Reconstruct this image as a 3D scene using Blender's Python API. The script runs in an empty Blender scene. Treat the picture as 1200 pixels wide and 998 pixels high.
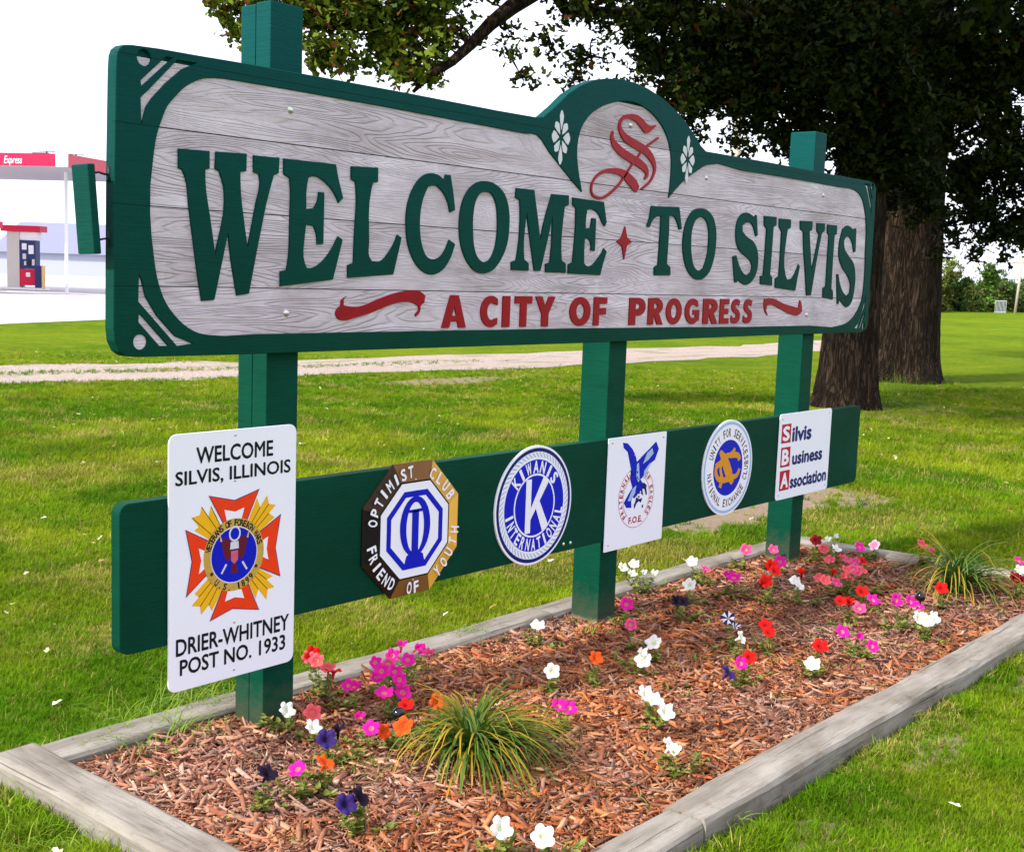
import bpy, bmesh, math, random
import numpy as np
from mathutils import Vector, Matrix
from mathutils.geometry import delaunay_2d_cdt
random.seed(7); RNG = np.random.default_rng(7)
SC = bpy.context.scene; COL = SC.collection
R_ = math.radians

# ------------------------------------------------------------------ camera
CX, CY, CZ = -2.10086, -3.34449, 1.64542
YAW, PIT, ROL, FPX = 0.8715436, 0.1225049, 0.0359366, 1459.033
Cc = np.array([CX, CY, CZ])
Fv = np.array([math.sin(YAW)*math.cos(PIT), math.cos(YAW)*math.cos(PIT), -math.sin(PIT)])
_r = np.cross(Fv, [0, 0, 1]); _r /= np.linalg.norm(_r); _u = np.cross(_r, Fv)
Rv = math.cos(ROL)*_r + math.sin(ROL)*_u; Uv = -math.sin(ROL)*_r + math.cos(ROL)*_u
cam_d = bpy.data.cameras.new('camera'); cam = bpy.data.objects.new('camera', cam_d); COL.objects.link(cam)
M = Matrix.Identity(4)
for i in range(3):
    M[i][0] = Rv[i]; M[i][1] = Uv[i]; M[i][2] = -Fv[i]; M[i][3] = Cc[i]
cam.matrix_world = M
cam_d.sensor_width = 36; cam_d.lens = FPX*36/1200; cam_d.clip_start = 0.05; cam_d.clip_end = 2000
SC.camera = cam

# ------------------------------------------------------------------ world, sun, exposure
SUN_DIR = Vector((-0.82, 0.20, 0.66)).normalized()
SUN_EL = math.asin(SUN_DIR.z); SUN_ROT = math.atan2(SUN_DIR.x, SUN_DIR.y)
world = bpy.data.worlds.new('World'); SC.world = world; world.use_nodes = True
wn = world.node_tree.nodes; wl = world.node_tree.links; wn.clear()
w_out = wn.new('ShaderNodeOutputWorld'); bg = wn.new('ShaderNodeBackground')
sky = wn.new('ShaderNodeTexSky'); sky.sky_type = 'NISHITA'; sky.sun_disc = False
sky.sun_elevation = SUN_EL; sky.sun_rotation = SUN_ROT; sky.dust_density = 4.0
# thin bright overcast laid over the physical sky
ov = wn.new('ShaderNodeTexNoise'); ov.inputs['Scale'].default_value = 1.6; ov.inputs['Detail'].default_value = 5
tc = wn.new('ShaderNodeTexCoord'); wl.new(tc.outputs['Generated'], ov.inputs['Vector'])
cr = wn.new('ShaderNodeMapRange'); cr.inputs['To Min'].default_value = .78; cr.inputs['To Max'].default_value = .98
wl.new(ov.outputs['Fac'], cr.inputs['Value'])
mx = wn.new('ShaderNodeMix'); mx.data_type = 'RGBA'
wl.new(cr.outputs['Result'], mx.inputs['Factor']); wl.new(sky.outputs['Color'], mx.inputs[6])
mx.inputs[7].default_value = (9.0, 9.2, 10.6, 1)
wl.new(mx.outputs[2], bg.inputs['Color']); bg.inputs['Strength'].default_value = 0.10
wl.new(bg.outputs[0], w_out.inputs['Surface'])
sun_d = bpy.data.lights.new('sun', 'SUN'); sun_d.energy = 3.6; sun_d.angle = R_(5); sun_d.color = (1, .95, .86)
sun = bpy.data.objects.new('sun', sun_d); COL.objects.link(sun)
sun.rotation_euler = SUN_DIR.to_track_quat('Z', 'Y').to_euler()
SC.view_settings.view_transform = 'Standard'; SC.view_settings.look = 'None'
SC.view_settings.exposure = 0.92; SC.view_settings.gamma = 1

# ------------------------------------------------------------------ geometry helpers
def ray(u, v): return Fv + Rv*(u-600)/FPX - Uv*(v-499)/FPX
def board(u, v, Y=0.0):
    d = ray(u, v); p = Cc + d*(Y-Cc[1])/d[1]; return (p[0], p[2])
def ground(u, v, z=-0.06):
    d = ray(u, v); return Cc + d*(z-Cc[2])/d[2]
def at(u, v, depth): return Cc + ray(u, v)*depth
def tag(o, label=None, cat=None, group=None, kind=None):
    if label: o['label'] = label
    if cat: o['category'] = cat
    if group: o['group'] = group
    if kind: o['kind'] = kind
    return o
def empty(name, loc, label, cat, group=None):
    o = bpy.data.objects.new(name, None); COL.objects.link(o); o.location = loc; o.empty_display_size = .1
    return tag(o, label, cat, group)
def link(name, me, mat=None, parent=None, loc=None):
    o = bpy.data.objects.new(name, me); COL.objects.link(o)
    if mat is not None:
        for m in (mat if isinstance(mat, (list, tuple)) else [mat]): me.materials.append(m)
    if parent is not None:
        o.parent = parent
        if loc is None:   # mesh was made in world coordinates
            w = Vector((0, 0, 0)); q = parent
            while q is not None: w += q.location; q = q.parent
            o.location = -w
        else: o.location = loc
    elif loc is not None: o.location = loc
    return o
def mesh(name, V, Fc, smooth=False, mi=None):
    me = bpy.data.meshes.new(name); me.from_pydata([tuple(v) for v in V], [], [tuple(f) for f in Fc])
    if smooth: me.shade_smooth()
    if mi is not None: me.polygons.foreach_set('material_index', np.array(mi, dtype=np.int32))
    me.update(); return me
def fastmesh(name, V, loops_per_face, nf, cols=None, idx=None, smooth=False):
    """V (n,3) array; faces are consecutive runs of equal length unless idx is given"""
    me = bpy.data.meshes.new(name); V = np.asarray(V, dtype=np.float32)
    me.vertices.add(len(V)); me.vertices.foreach_set('co', V.ravel())
    k = loops_per_face
    li = np.arange(nf*k, dtype=np.int32) if idx is None else np.asarray(idx, dtype=np.int32).ravel()
    me.loops.add(nf*k); me.loops.foreach_set('vertex_index', li)
    me.polygons.add(nf); me.polygons.foreach_set('loop_start', np.arange(0, nf*k, k, dtype=np.int32))
    me.polygons.foreach_set('loop_total', np.full(nf, k, dtype=np.int32))
    if cols is not None:
        a = me.color_attributes.new('tint', 'FLOAT_COLOR', 'POINT')
        c = np.ones((len(V), 4), dtype=np.float32); c[:, :3] = cols; a.data.foreach_set('color', c.ravel())
    me.update(calc_edges=True); me.validate()
    if smooth: me.shade_smooth()
    return me
class MB:
    def __init__(s): s.v = []; s.f = []; s.m = []
    def add(s, V, Fc, mi=0):
        b = len(s.v); s.v += [tuple(x) for x in V]; s.f += [tuple(b+i for i in f) for f in Fc]; s.m += [mi]*len(Fc)
    def box(s, a, b, mi=0, bev=0.0):
        x0, y0, z0 = a; x1, y1, z1 = b
        if bev <= 0:
            V = [(x0,y0,z0),(x1,y0,z0),(x1,y1,z0),(x0,y1,z0),(x0,y0,z1),(x1,y0,z1),(x1,y1,z1),(x0,y1,z1)]
            s.add(V, [(0,3,2,1),(4,5,6,7),(0,1,5,4),(1,2,6,5),(2,3,7,6),(3,0,4,7)], mi); return
        bm = bmesh.new(); bmesh.ops.create_cube(bm, size=1)
        for v in bm.verts: v.co = Vector(((x0+x1)/2+v.co.x*(x1-x0), (y0+y1)/2+v.co.y*(y1-y0), (z0+z1)/2+v.co.z*(z1-z0)))
        bmesh.ops.bevel(bm, geom=bm.edges[:], offset=bev, segments=2, affect='EDGES', profile=.6)
        bm.verts.index_update(); s.add([v.co[:] for v in bm.verts], [[v.index for v in f.verts] for f in bm.faces], mi); bm.free()
    def tube(s, pts, rad, n=8, mi=0, cap=True):
        P = [Vector(p) for p in pts]; rings = []
        up = Vector((0, 0, 1))
        for i, p in enumerate(P):
            t = (P[min(i+1, len(P)-1)] - P[max(i-1, 0)]).normalized()
            a = t.cross(up)
            if a.length < .05: a = t.cross(Vector((1, 0, 0)))
            a.normalize(); b = t.cross(a); r = rad[i] if hasattr(rad, '__len__') else rad
            rings.append([p + (a*math.cos(k*math.tau/n) + b*math.sin(k*math.tau/n))*r for k in range(n)])
        V = [q for rg in rings for q in rg]; Fc = []
        for i in range(len(P)-1):
            for k in range(n):
                Fc.append((i*n+k, i*n+(k+1) % n, (i+1)*n+(k+1) % n, (i+1)*n+k))
        if cap: Fc += [tuple(range(n))[::-1], tuple((len(P)-1)*n+k for k in range(n))]
        s.add(V, Fc, mi)
    def build(s, name, mat, parent=None, smooth=False, loc=None):
        return link(name, mesh(name, s.v, s.f, smooth, s.m if any(s.m) else None), mat, parent, loc)

def smooth_loop(P, closed=True, seg=4, corner=48):
    """Hermite smoothing through the points that keeps sharp corners"""
    n = len(P); P = [Vector((p[0], p[1])) for p in P]; T = []
    for i in range(n):
        a, b, c = P[i-1], P[i], P[(i+1) % n]
        d0, d1 = b-a, c-b
        ang = math.degrees(d0.angle(d1)) if d0.length > 1e-9 and d1.length > 1e-9 else 0
        if ang > corner: T.append(None)
        else:
            t = d0.normalized()*d1.length + d1.normalized()*d0.length
            T.append(t.normalized())
    out = []
    for i in range(n):
        p, q = P[i], P[(i+1) % n]; L = (q-p).length
        t0, t1 = T[i], T[(i+1) % n]; out.append(p)
        if t0 is None and t1 is None: continue
        dd = (q-p).normalized()
        if t0 is None: t0 = dd
        if t1 is None: t1 = dd
        if t0.angle(dd) < .06 and t1.angle(dd) < .06: continue
        for k in range(1, seg):
            s = k/seg
            out.append(p*(2*s**3-3*s*s+1) + t0*L*(s**3-2*s*s+s) + q*(-2*s**3+3*s*s) + t1*L*(s**3-s*s))
    return [(v.x, v.y) for v in out]
def area(L): return sum(L[i-1][0]*L[i][1]-L[i][0]*L[i-1][1] for i in range(len(L)))/2
def inset(L, d):
    """move a loop inwards (d>0) for a counter-clockwise loop"""
    n = len(L); out = []
    for i in range(n):
        a, b, c = Vector(L[i-1]), Vector(L[i]), Vector(L[(i+1) % n])
        e0, e1 = (b-a), (c-b)
        if e0.length < 1e-9 or e1.length < 1e-9: out.append(tuple(b)); continue
        n0 = Vector((-e0.y, e0.x)).normalized(); n1 = Vector((-e1.y, e1.x)).normalized()
        m = n0+n1; l = m.length
        if l < .3: out.append(tuple(b+n0*d)); continue
        m /= l; k = min(1/max(m.dot(n0), .35), 1.8); out.append(tuple(b+m*d*k))
    return out
def inside(p, L):
    x, z = p; a = L; b = np.roll(L, -1, 0); c = (a[:, 1] > z) != (b[:, 1] > z)
    a = a[c]; b = b[c]; return bool(np.sum(x < (b[:, 0]-a[:, 0])*(z-a[:, 1])/(b[:, 1]-a[:, 1])+a[:, 0]) % 2)
def extrude(mb, loops, y0, y1, cham=0.0, mi=0):
    """plate in the XZ plane, front at y0 (towards -y), back at y1; loops[0] outer, rest holes"""
    Ls = []
    for j, L in enumerate(loops):
        ccw = area(L) > 0
        if (j == 0) != ccw: L = L[::-1]
        Ls.append(L)
    Fr = [inset(L, cham) for L in Ls] if cham else Ls
    flat = [p for L in Fr for p in L]
    ed = []; b = 0
    for L in Fr: ed += [(b+i, b+(i+1) % len(L)) for i in range(len(L))]; b += len(L)
    cv, _, cf, *_ = delaunay_2d_cdt([Vector(p) for p in flat], ed, [], 0, 1e-6)
    FL = [np.array(L) for L in Fr]; CV = []; FV = []
    for t in cf:
        a, b, c = [cv[i] for i in t]; m = ((a.x+b.x+c.x)/3, (a.y+b.y+c.y)/3)
        sgn = (b.x-a.x)*(c.y-a.y)-(c.x-a.x)*(b.y-a.y)
        if abs(sgn) < 1e-12: continue
        if not (inside(m, FL[0]) and not any(inside(m, H) for H in FL[1:])): continue
        FV.append(tuple(t) if sgn > 0 else tuple(t)[::-1])
    mb.add([(p.x, y0, p.y) for p in cv], FV, mi)
    V = [(p[0], y0, p[1]) for p in flat]; Fc = []
    if y1 is not None:
        nf = len(flat); midy = y0+cham if cham else y0
        back = [p for L in Ls for p in L]
        if cham: V += [(p[0], midy, p[1]) for p in back]; o1 = nf
        else: o1 = 0
        o2 = len(V); V += [(p[0], y1, p[1]) for p in back]
        b = 0
        for L in Ls:
            n = len(L)
            for i in range(n):
                i2 = (i+1) % n
                if cham: Fc.append((b+i, o1+b+i, o1+b+i2, b+i2))
                Fc.append((o1+b+i, o2+b+i, o2+b+i2, o1+b+i2))
            b += n
        mb.add(V, Fc, mi)
        mb.add([(p.x, y1, p.y) for p in cv], [f[::-1] for f in FV], mi)
def circle(cx, cz, r, n=40, rz=None, a0=0): 
    rz = rz or r
    return [(cx+r*math.cos(a0+k*math.tau/n), cz+rz*math.sin(a0+k*math.tau/n)) for k in range(n)]
def rrect(x0, z0, x1, z1, r, n=5):
    out = []
    for cx, cz, a in ((x1-r, z1-r, 0), (x0+r, z1-r, 90), (x0+r, z0+r, 180), (x1-r, z0+r, 270)):
        out += [(cx+r*math.cos(R_(a+90*k/n)), cz+r*math.sin(R_(a+90*k/n))) for k in range(n+1)]
    return out
def ribbon(pts, k):
    """outline of a brush stroke: (x, z, halfwidth)"""
    P = [Vector(p[:2]) for p in pts]; W = [p[2]*k for p in pts]
    n = len(P); Q = []; QW = []
    for i in range(n-1):
        a = P[max(i-1, 0)]; b = P[i]; c = P[i+1]; d = P[min(i+2, n-1)]
        for s in range(4):
            t = s/4
            Q.append(.5*((2*b)+(c-a)*t+(2*a-5*b+4*c-d)*t*t+(3*b-a-3*c+d)*t**3)); QW.append(W[i]*(1-t)+W[i+1]*t)
    Q.append(P[-1]); QW.append(W[-1])
    return Q, QW
def add_ribbon(mb, pts, k, y0, y1, mi=0):
    Q, W = ribbon(pts, k); n = len(Q); V = []
    for i in range(n):
        t = (Q[min(i+1, n-1)]-Q[max(i-1, 0)]).normalized(); nn = Vector((-t.y, t.x))
        a = Q[i]+nn*W[i]; b = Q[i]-nn*W[i]
        V += [(a.x, y0, a.y), (b.x, y0, b.y), (a.x, y1, a.y), (b.x, y1, b.y)]
    Fc = []
    for i in range(n-1):
        o = i*4; q = o+4
        Fc += [(o, o+1, q+1, q), (o+2, o, q, q+2), (o+1, o+3, q+3, q+1)]
    mb.add(V, Fc, mi)

# ------------------------------------------------------------------ text (built-in font, turned into mesh)
def text_mesh(s, bold=0.0, spacing=1.0):
    cu = bpy.data.curves.new('t', 'FONT'); cu.body = s; cu.size = 1; cu.offset = bold; cu.space_character = spacing
    cu.resolution_u = 3
    o = bpy.data.objects.new('t', cu); me = o.to_mesh()
    V = [(v.co.x, v.co.y) for v in me.vertices]; Fc = [tuple(p.vertices) for p in me.polygons]
    o.to_mesh_clear(); bpy.data.objects.remove(o); bpy.data.curves.remove(cu)
    return V, Fc
_tc = {}
def tm(s, bold=0.0, spacing=1.0):
    k = (s, bold, spacing)
    if k not in _tc:
        V, Fc = text_mesh(s, 0, spacing); VV = []; FF = []
        sh = [(0, 0)] if bold <= 0 else [(0, 0), (bold, 0), (-bold, 0), (0, bold), (0, -bold), (bold*.7, bold*.7), (-bold*.7, -bold*.7)]
        for l, (dx, dz) in enumerate(sh):
            b = len(VV); VV += [(v[0]+dx, v[1]+dz, l*2e-5) for v in V]; FF += [tuple(b+i for i in f) for f in Fc]
        _tc[k] = (VV, FF)
    return _tc[k]
def fit_text(mb, s, x0, x1, z0, z1, y, y1=None, bold=0.0, mi=0, spacing=1.0, flip=False):
    """text stretched to the box x0..x1, z0..z1 in the plane y; y1 gives thickness"""
    V, Fc = tm(s, bold, spacing) if y1 is None else text_mesh(s, bold, spacing)
    ax0 = min(v[0] for v in V); ax1 = max(v[0] for v in V); az0 = min(v[1] for v in V); az1 = max(v[1] for v in V)
    f = lambda v: (x0+(v[0]-ax0)/(ax1-ax0)*(x1-x0), z0+(v[1]-az0)/(az1-az0)*(z1-z0))
    W = [f(v) for v in V]
    mb.add([(a, y-(v[2] if len(v) > 2 else 0), b) for (a, b), v in zip(W, V)], Fc, mi)
    if y1 is not None:
        # side walls from boundary edges
        cnt = {}
        for fc in Fc:
            for i in range(len(fc)):
                e = (fc[i], fc[(i+1) % len(fc)]); cnt[e] = 1
        VV = []; FF = []
        for (a, b) in cnt:
            if (b, a) not in cnt:
                o = len(VV); pa, pb = W[a], W[b]
                VV += [(pa[0], y, pa[1]), (pb[0], y, pb[1]), (pb[0], y1, pb[1]), (pa[0], y1, pa[1])]; FF.append((o, o+3, o+2, o+1))
        mb.add(VV, FF, mi)
def arc_text(mb, s, cx, cz, r, a_start, a_end, h, wid, y, bold=0.0, mi=0, bottom=False):
    """letters set on a circle; angles in degrees, from a_start to a_end; top text reads clockwise"""
    n = len(s)
    Vh, _ = tm('H', bold); H = max(v[1] for v in Vh)
    for i, ch in enumerate(s):
        if ch == ' ': continue
        a = R_(a_start+(a_end-a_start)*(i+.5)/n if n > 1 else a_start)
        V, Fc = tm(ch, bold)
        ax0 = min(v[0] for v in V); ax1 = max(v[0] for v in V); w = (ax1-ax0)
        ww = wid*(0.45 if ch in 'I.1' else 1)
        W = []
        for v in V:
            lx = ((v[0]-ax0)/w-.5)*ww; lz = v[1]/H*h-(h/2)
            if bottom: ux, uz = (-math.sin(a), math.cos(a)); nx, nz = (-math.cos(a), -math.sin(a))
            else: ux, uz = (math.sin(a), -math.cos(a)); nx, nz = (math.cos(a), math.sin(a))
            W.append((cx+r*math.cos(a)+ux*lx+nx*lz, y-v[2], cz+r*math.sin(a)+uz*lx+nz*lz))
        mb.add(W, Fc, mi)

# ------------------------------------------------------------------ materials
def mat_new(name):
    m = bpy.data.materials.new(name); m.use_nodes = True; nt = m.node_tree; nt.nodes.clear()
    out = nt.nodes.new('ShaderNodeOutputMaterial'); b = nt.nodes.new('ShaderNodeBsdfPrincipled')
    nt.links.new(b.outputs[0], out.inputs['Surface']); return m, nt, b, out
def N(nt, t, **kw):
    n = nt.nodes.new(t)
    for k, v in kw.items():
        if hasattr(n, k): setattr(n, k, v)
    return n
def noise(nt, vec, scale, detail=4, rough=.55, dist=0):
    n = nt.nodes.new('ShaderNodeTexNoise'); n.inputs['Scale'].default_value = scale; n.inputs['Detail'].default_value = detail
    n.inputs['Roughness'].default_value = rough; n.inputs['Distortion'].default_value = dist
    if vec is not None: nt.links.new(vec, n.inputs['Vector'])
    return n
def mapping(nt, vec, scale=(1, 1, 1), loc=(0, 0, 0)):
    n = nt.nodes.new('ShaderNodeMapping'); n.inputs['Scale'].default_value = scale; n.inputs['Location'].default_value = loc
    nt.links.new(vec, n.inputs['Vector']); return n.outputs[0]
def ramp(nt, fac, stops):
    n = nt.nodes.new('ShaderNodeValToRGB'); e = n.color_ramp.elements
    while len(e) > 1: e.remove(e[-1])
    e[0].position = stops[0][0]; e[0].color = (*stops[0][1], 1)
    for p, c in stops[1:]:
        q = e.new(p); q.color = (*c, 1)
    nt.links.new(fac, n.inputs[0]); return n.outputs[0]
def mix(nt, fac, a, b, mode='MIX'):
    n = nt.nodes.new('ShaderNodeMix'); n.data_type = 'RGBA'; n.blend_type = mode
    for sock, val in ((n.inputs[0], fac), (n.inputs[6], a), (n.inputs[7], b)):
        if isinstance(val, (int, float)): sock.default_value = val
        elif isinstance(val, tuple): sock.default_value = (*val, 1)
        else: nt.links.new(val, sock)
    return n.outputs[2]
def math_(nt, op, a, b=None, c=None, clamp=False):
    n = nt.nodes.new('ShaderNodeMath'); n.operation = op; n.use_clamp = clamp
    for i, v in enumerate((a, b, c)):
        if v is None: continue
        if isinstance(v, (int, float)): n.inputs[i].default_value = v
        else: nt.links.new(v, n.inputs[i])
    return n.outputs[0]
def bump(nt, b, h, strength=.3, dist=.01):
    n = nt.nodes.new('ShaderNodeBump'); n.inputs['Strength'].default_value = strength; n.inputs['Distance'].default_value = dist
    nt.links.new(h, n.inputs['Height']); nt.links.new(n.outputs[0], b.inputs['Normal']); return n
def objco(nt): return nt.nodes.new('ShaderNodeTexCoord').outputs['Object']

def plain(name, col, rough=.6, metal=0.0, var=.12, bumpv=0.0, scale=30):
    m, nt, b, o = mat_new(name); co = objco(nt)
    n = noise(nt, co, scale, 4)
    c = mix(nt, n.outputs[0], tuple(x*(1-var) for x in col), tuple(min(x*(1+var), 1) for x in col))
    nt.links.new(c, b.inputs['Base Color']); b.inputs['Roughness'].default_value = rough; b.inputs['Metallic'].default_value = metal; b.inputs['Specular IOR Level'].default_value = .15 if rough > .3 else .5
    if bumpv: bump(nt, b, n.outputs[0], bumpv, .004)
    return m
def green_paint(name='green_paint', k=1.0, base=None, seams=()):
    m, nt, b, o = mat_new(name); co = objco(nt)
    big = noise(nt, mapping(nt, co, (.7, .7, 1.3)), 2.2, 5, .6)
    grain = noise(nt, mapping(nt, co, (3, 3, 60)), 3, 5, .65, .4)
    fine = noise(nt, co, 160, 2)
    c = ramp(nt, big.outputs[0], [(.3, (.0003*k, .033*k, .018*k)), (.55, (.0004*k, .043*k, .024*k)), (.75, (.001*k, .056*k, .034*k))])
    # green paint turns bluer higher up on the sign
    sx = N(nt, 'ShaderNodeSeparateXYZ'); nt.links.new(co, sx.inputs[0])
    hi = nt.nodes.new('ShaderNodeMapRange'); hi.inputs['From Min'].default_value = 1.2; hi.inputs['From Max'].default_value = 2.5
    geo = N(nt, 'ShaderNodeNewGeometry'); sp = N(nt, 'ShaderNodeSeparateXYZ'); nt.links.new(geo.outputs['Position'], sp.inputs[0])
    nt.links.new(sp.outputs['Z'], hi.inputs['Value'])
    c = mix(nt, math_(nt, 'MULTIPLY', hi.outputs[0], .75), c, (.001*k, .056*k, .062*k))
    streak = ramp(nt, grain.outputs[0], [(.3, (.72,)*3), (.5, (1,)*3), (.8, (1.12,)*3)])
    c = mix(nt, .75, c, streak, 'MULTIPLY')
    chips = ramp(nt, noise(nt, mapping(nt, co, (1, 1, 4)), 26, 6, .7).outputs[0], [(.70, (0,)*3), (.76, (1,)*3)])
    cf = N(nt, 'ShaderNodeSeparateColor'); nt.links.new(chips, cf.inputs[0])
    c = mix(nt, math_(nt, 'MULTIPLY', cf.outputs[0], .5), c, (.16, .22, .17))
    for zs in seams:
        q = ramp_val(nt, math_(nt, 'ABSOLUTE', math_(nt, 'SUBTRACT', sp.outputs['Z'], zs)), .0006, .0022, .75, 0); c = mix(nt, q, c, (.0006, .012, .010))
    if base is not None:   # bare dirty wood showing near the foot of a post
        lo = nt.nodes.new('ShaderNodeMapRange'); lo.inputs['From Min'].default_value = base; lo.inputs['From Max'].default_value = base+.035
        lo.inputs['To Min'].default_value = 1; lo.inputs['To Max'].default_value = 0
        nz = math_(nt, 'ADD', sp.outputs['Z'], math_(nt, 'MULTIPLY', noise(nt, co, 40).outputs[0], .03))
        nt.links.new(nz, lo.inputs['Value'])
        mud = ramp_val(nt, math_(nt, 'ADD', sp.outputs['Z'], math_(nt, 'MULTIPLY', noise(nt, co, 22, 5, .7).outputs[0], -.30)), -.16, .03, .40, 0); c = mix(nt, mud, c, (.10, .075, .045))
        c = mix(nt, lo.outputs[0], c, (.30, .22, .12))
    nt.links.new(c, b.inputs['Base Color']); b.inputs['Roughness'].default_value = .6
    b.inputs['Specular IOR Level'].default_value = .06
    h = math_(nt, 'ADD', grain.outputs[0], math_(nt, 'MULTIPLY', fine.outputs[0], .25))
    bump(nt, b, h, .35, .004); return m
def plank_mat():
    m, nt, b, o = mat_new('sandblasted_cedar'); co = objco(nt)
    rnd = N(nt, 'ShaderNodeObjectInfo').outputs['Random']
    cmb = N(nt, 'ShaderNodeCombineXYZ'); nt.links.new(math_(nt, 'MULTIPLY', rnd, 37.0), cmb.inputs[0]); nt.links.new(math_(nt, 'MULTIPLY', rnd, 91.0), cmb.inputs[2])
    ad = N(nt, 'ShaderNodeVectorMath'); ad.operation = 'ADD'; nt.links.new(co, ad.inputs[0]); nt.links.new(cmb.outputs[0], ad.inputs[1])
    v = mapping(nt, ad.outputs[0], (.42, 0.2, 4.4))
    n = noise(nt, v, 1.25, 2.6, .5, .35)
    ph = math_(nt, 'MULTIPLY', n.outputs[0], 46.0)
    s = math_(nt, 'ABSOLUTE', math_(nt, 'SUBTRACT', math_(nt, 'FRACT', ph), .5))      # 0 in the groove .. .5
    groove = ramp(nt, s, [(0.0, (1,)*3), (.10, (.55,)*3), (.24, (0,)*3)])
    g = N(nt, 'ShaderNodeSeparateColor'); nt.links.new(groove, g.inputs[0])
    fine = noise(nt, mapping(nt, ad.outputs[0], (2.5, 1, 70)), 4, 5, .7, .3)
    patch = noise(nt, mapping(nt, ad.outputs[0], (1.6, 1, 3.5)), 1.6, 5, .6)
    c = ramp(nt, patch.outputs[0], [(.28, (.38, .335, .345)), (.45, (.51, .455, .495)), (.62, (.62, .565, .615)), (.8, (.70, .67, .71))])
    rc = mix(nt, rnd, (.84, .81, .81), (1.10, 1.09, 1.13)); c = mix(nt, 1.0, c, rc, 'MULTIPLY')
    c = mix(nt, .55, c, ramp(nt, fine.outputs[0], [(.3, (.66, .62, .64)), (.5, (1,)*3), (.75, (1.15,)*3)]), 'MULTIPLY')
    amp = noise(nt, mapping(nt, ad.outputs[0], (1, 1, 2)), .9, 2)
    am = math_(nt, 'MULTIPLY', g.outputs[0], ramp_val(nt, amp.outputs[0], .36, .62, .12, .75))
    c = mix(nt, math_(nt, 'MULTIPLY', am, .38), c, (.18, .15, .17))
    st = noise(nt, mapping(nt, ad.outputs[0], (.7, 1, 9)), 1.3, 6, .65); c = mix(nt, ramp_val(nt, st.outputs[0], .52, .70, 0, .55), c, (.30, .235, .23))
    kd = noise(nt, mapping(nt, ad.outputs[0], (6, 1, 1.1)), 2.2, 3); c = mix(nt, ramp_val(nt, kd.outputs[0], .62, .75, 0, .4), c, (.74, .72, .76))
    nt.links.new(c, b.inputs['Base Color']); b.inputs['Roughness'].default_value = .85; b.inputs['Specular IOR Level'].default_value = .1
    h = math_(nt, 'SUBTRACT', math_(nt, 'MULTIPLY', fine.outputs[0], .6), am)
    bump(nt, b, h, .8, .006); return m
def ramp_val(nt, v, a, b, c, d):
    n = nt.nodes.new('ShaderNodeMapRange'); n.inputs['From Min'].default_value = a; n.inputs['From Max'].default_value = b
    n.inputs['To Min'].default_value = c; n.inputs['To Max'].default_value = d; nt.links.new(v, n.inputs['Value']); return n.outputs[0]
def timber_mat():
    m, nt, b, o = mat_new('weathered_timber'); co = objco(nt)
    g = noise(nt, mapping(nt, co, (1.6, 30, 30)), 2, 6, .7, .6); p = noise(nt, mapping(nt, co, (1, 3, 3)), 3, 5)
    c = ramp(nt, p.outputs[0], [(.3, (.155, .135, .11)), (.5, (.235, .21, .18)), (.72, (.32, .295, .26))])
    c = mix(nt, .8, c, ramp(nt, g.outputs[0], [(.28, (.5, .46, .42)), (.48, (1,)*3), (.8, (1.12,)*3)]), 'MULTIPLY')
    w = noise(nt, mapping(nt, co, (1.0, 60, 60)), 1.1, 3, .6, .8)
    cr_ = ramp(nt, w.outputs[0], [(.33, (1,)*3), (.37, (0,)*3)]); s = N(nt, 'ShaderNodeSeparateColor'); nt.links.new(cr_, s.inputs[0])
    c = mix(nt, math_(nt, 'MULTIPLY', s.outputs[0], .7), c, (.06, .05, .04))
    dz = noise(nt, co, 14, 5, .7); c = mix(nt, ramp_val(nt, dz.outputs[0], .56, .70, 0, .5), c, (.12, .085, .055))
    nt.links.new(c, b.inputs['Base Color']); b.inputs['Roughness'].default_value = .9; b.inputs['Specular IOR Level'].default_value = .08
    bump(nt, b, math_(nt, 'SUBTRACT', g.outputs[0], s.outputs[0]), .6, .006); return m
def tint_mat(name, rough=.7, trans=0.0, spec=.2, jitter=.0, bumps=0.0, mult=(1, 1, 1)):
    m, nt, b, o = mat_new(name); a = N(nt, 'ShaderNodeAttribute'); a.attribute_name = 'tint'
    c = a.outputs['Color']
    if mult != (1, 1, 1): c = mix(nt, 1.0, c, mult, 'MULTIPLY')
    if bumps:
        n = noise(nt, mapping(nt, objco(nt), (1, 1, 1)), 90, 4); bump(nt, b, n.outputs[0], bumps, .003)
        c = mix(nt, .6, c, ramp(nt, n.outputs[0], [(.3, (.6,)*3), (.6, (1.1,)*3)]), 'MULTIPLY')
    nt.links.new(c, b.inputs['Base Color']); b.inputs['Roughness'].default_value = rough; b.inputs['Specular IOR Level'].default_value = spec
    if trans:
        t = N(nt, 'ShaderNodeBsdfTranslucent'); nt.links.new(c, t.inputs['Color'])
        mxs = N(nt, 'ShaderNodeMixShader'); mxs.inputs[0].default_value = trans
        nt.links.new(b.outputs[0], mxs.inputs[1]); nt.links.new(t.outputs[0], mxs.inputs[2]); nt.links.new(mxs.outputs[0], o.inputs['Surface'])
    return m
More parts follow.
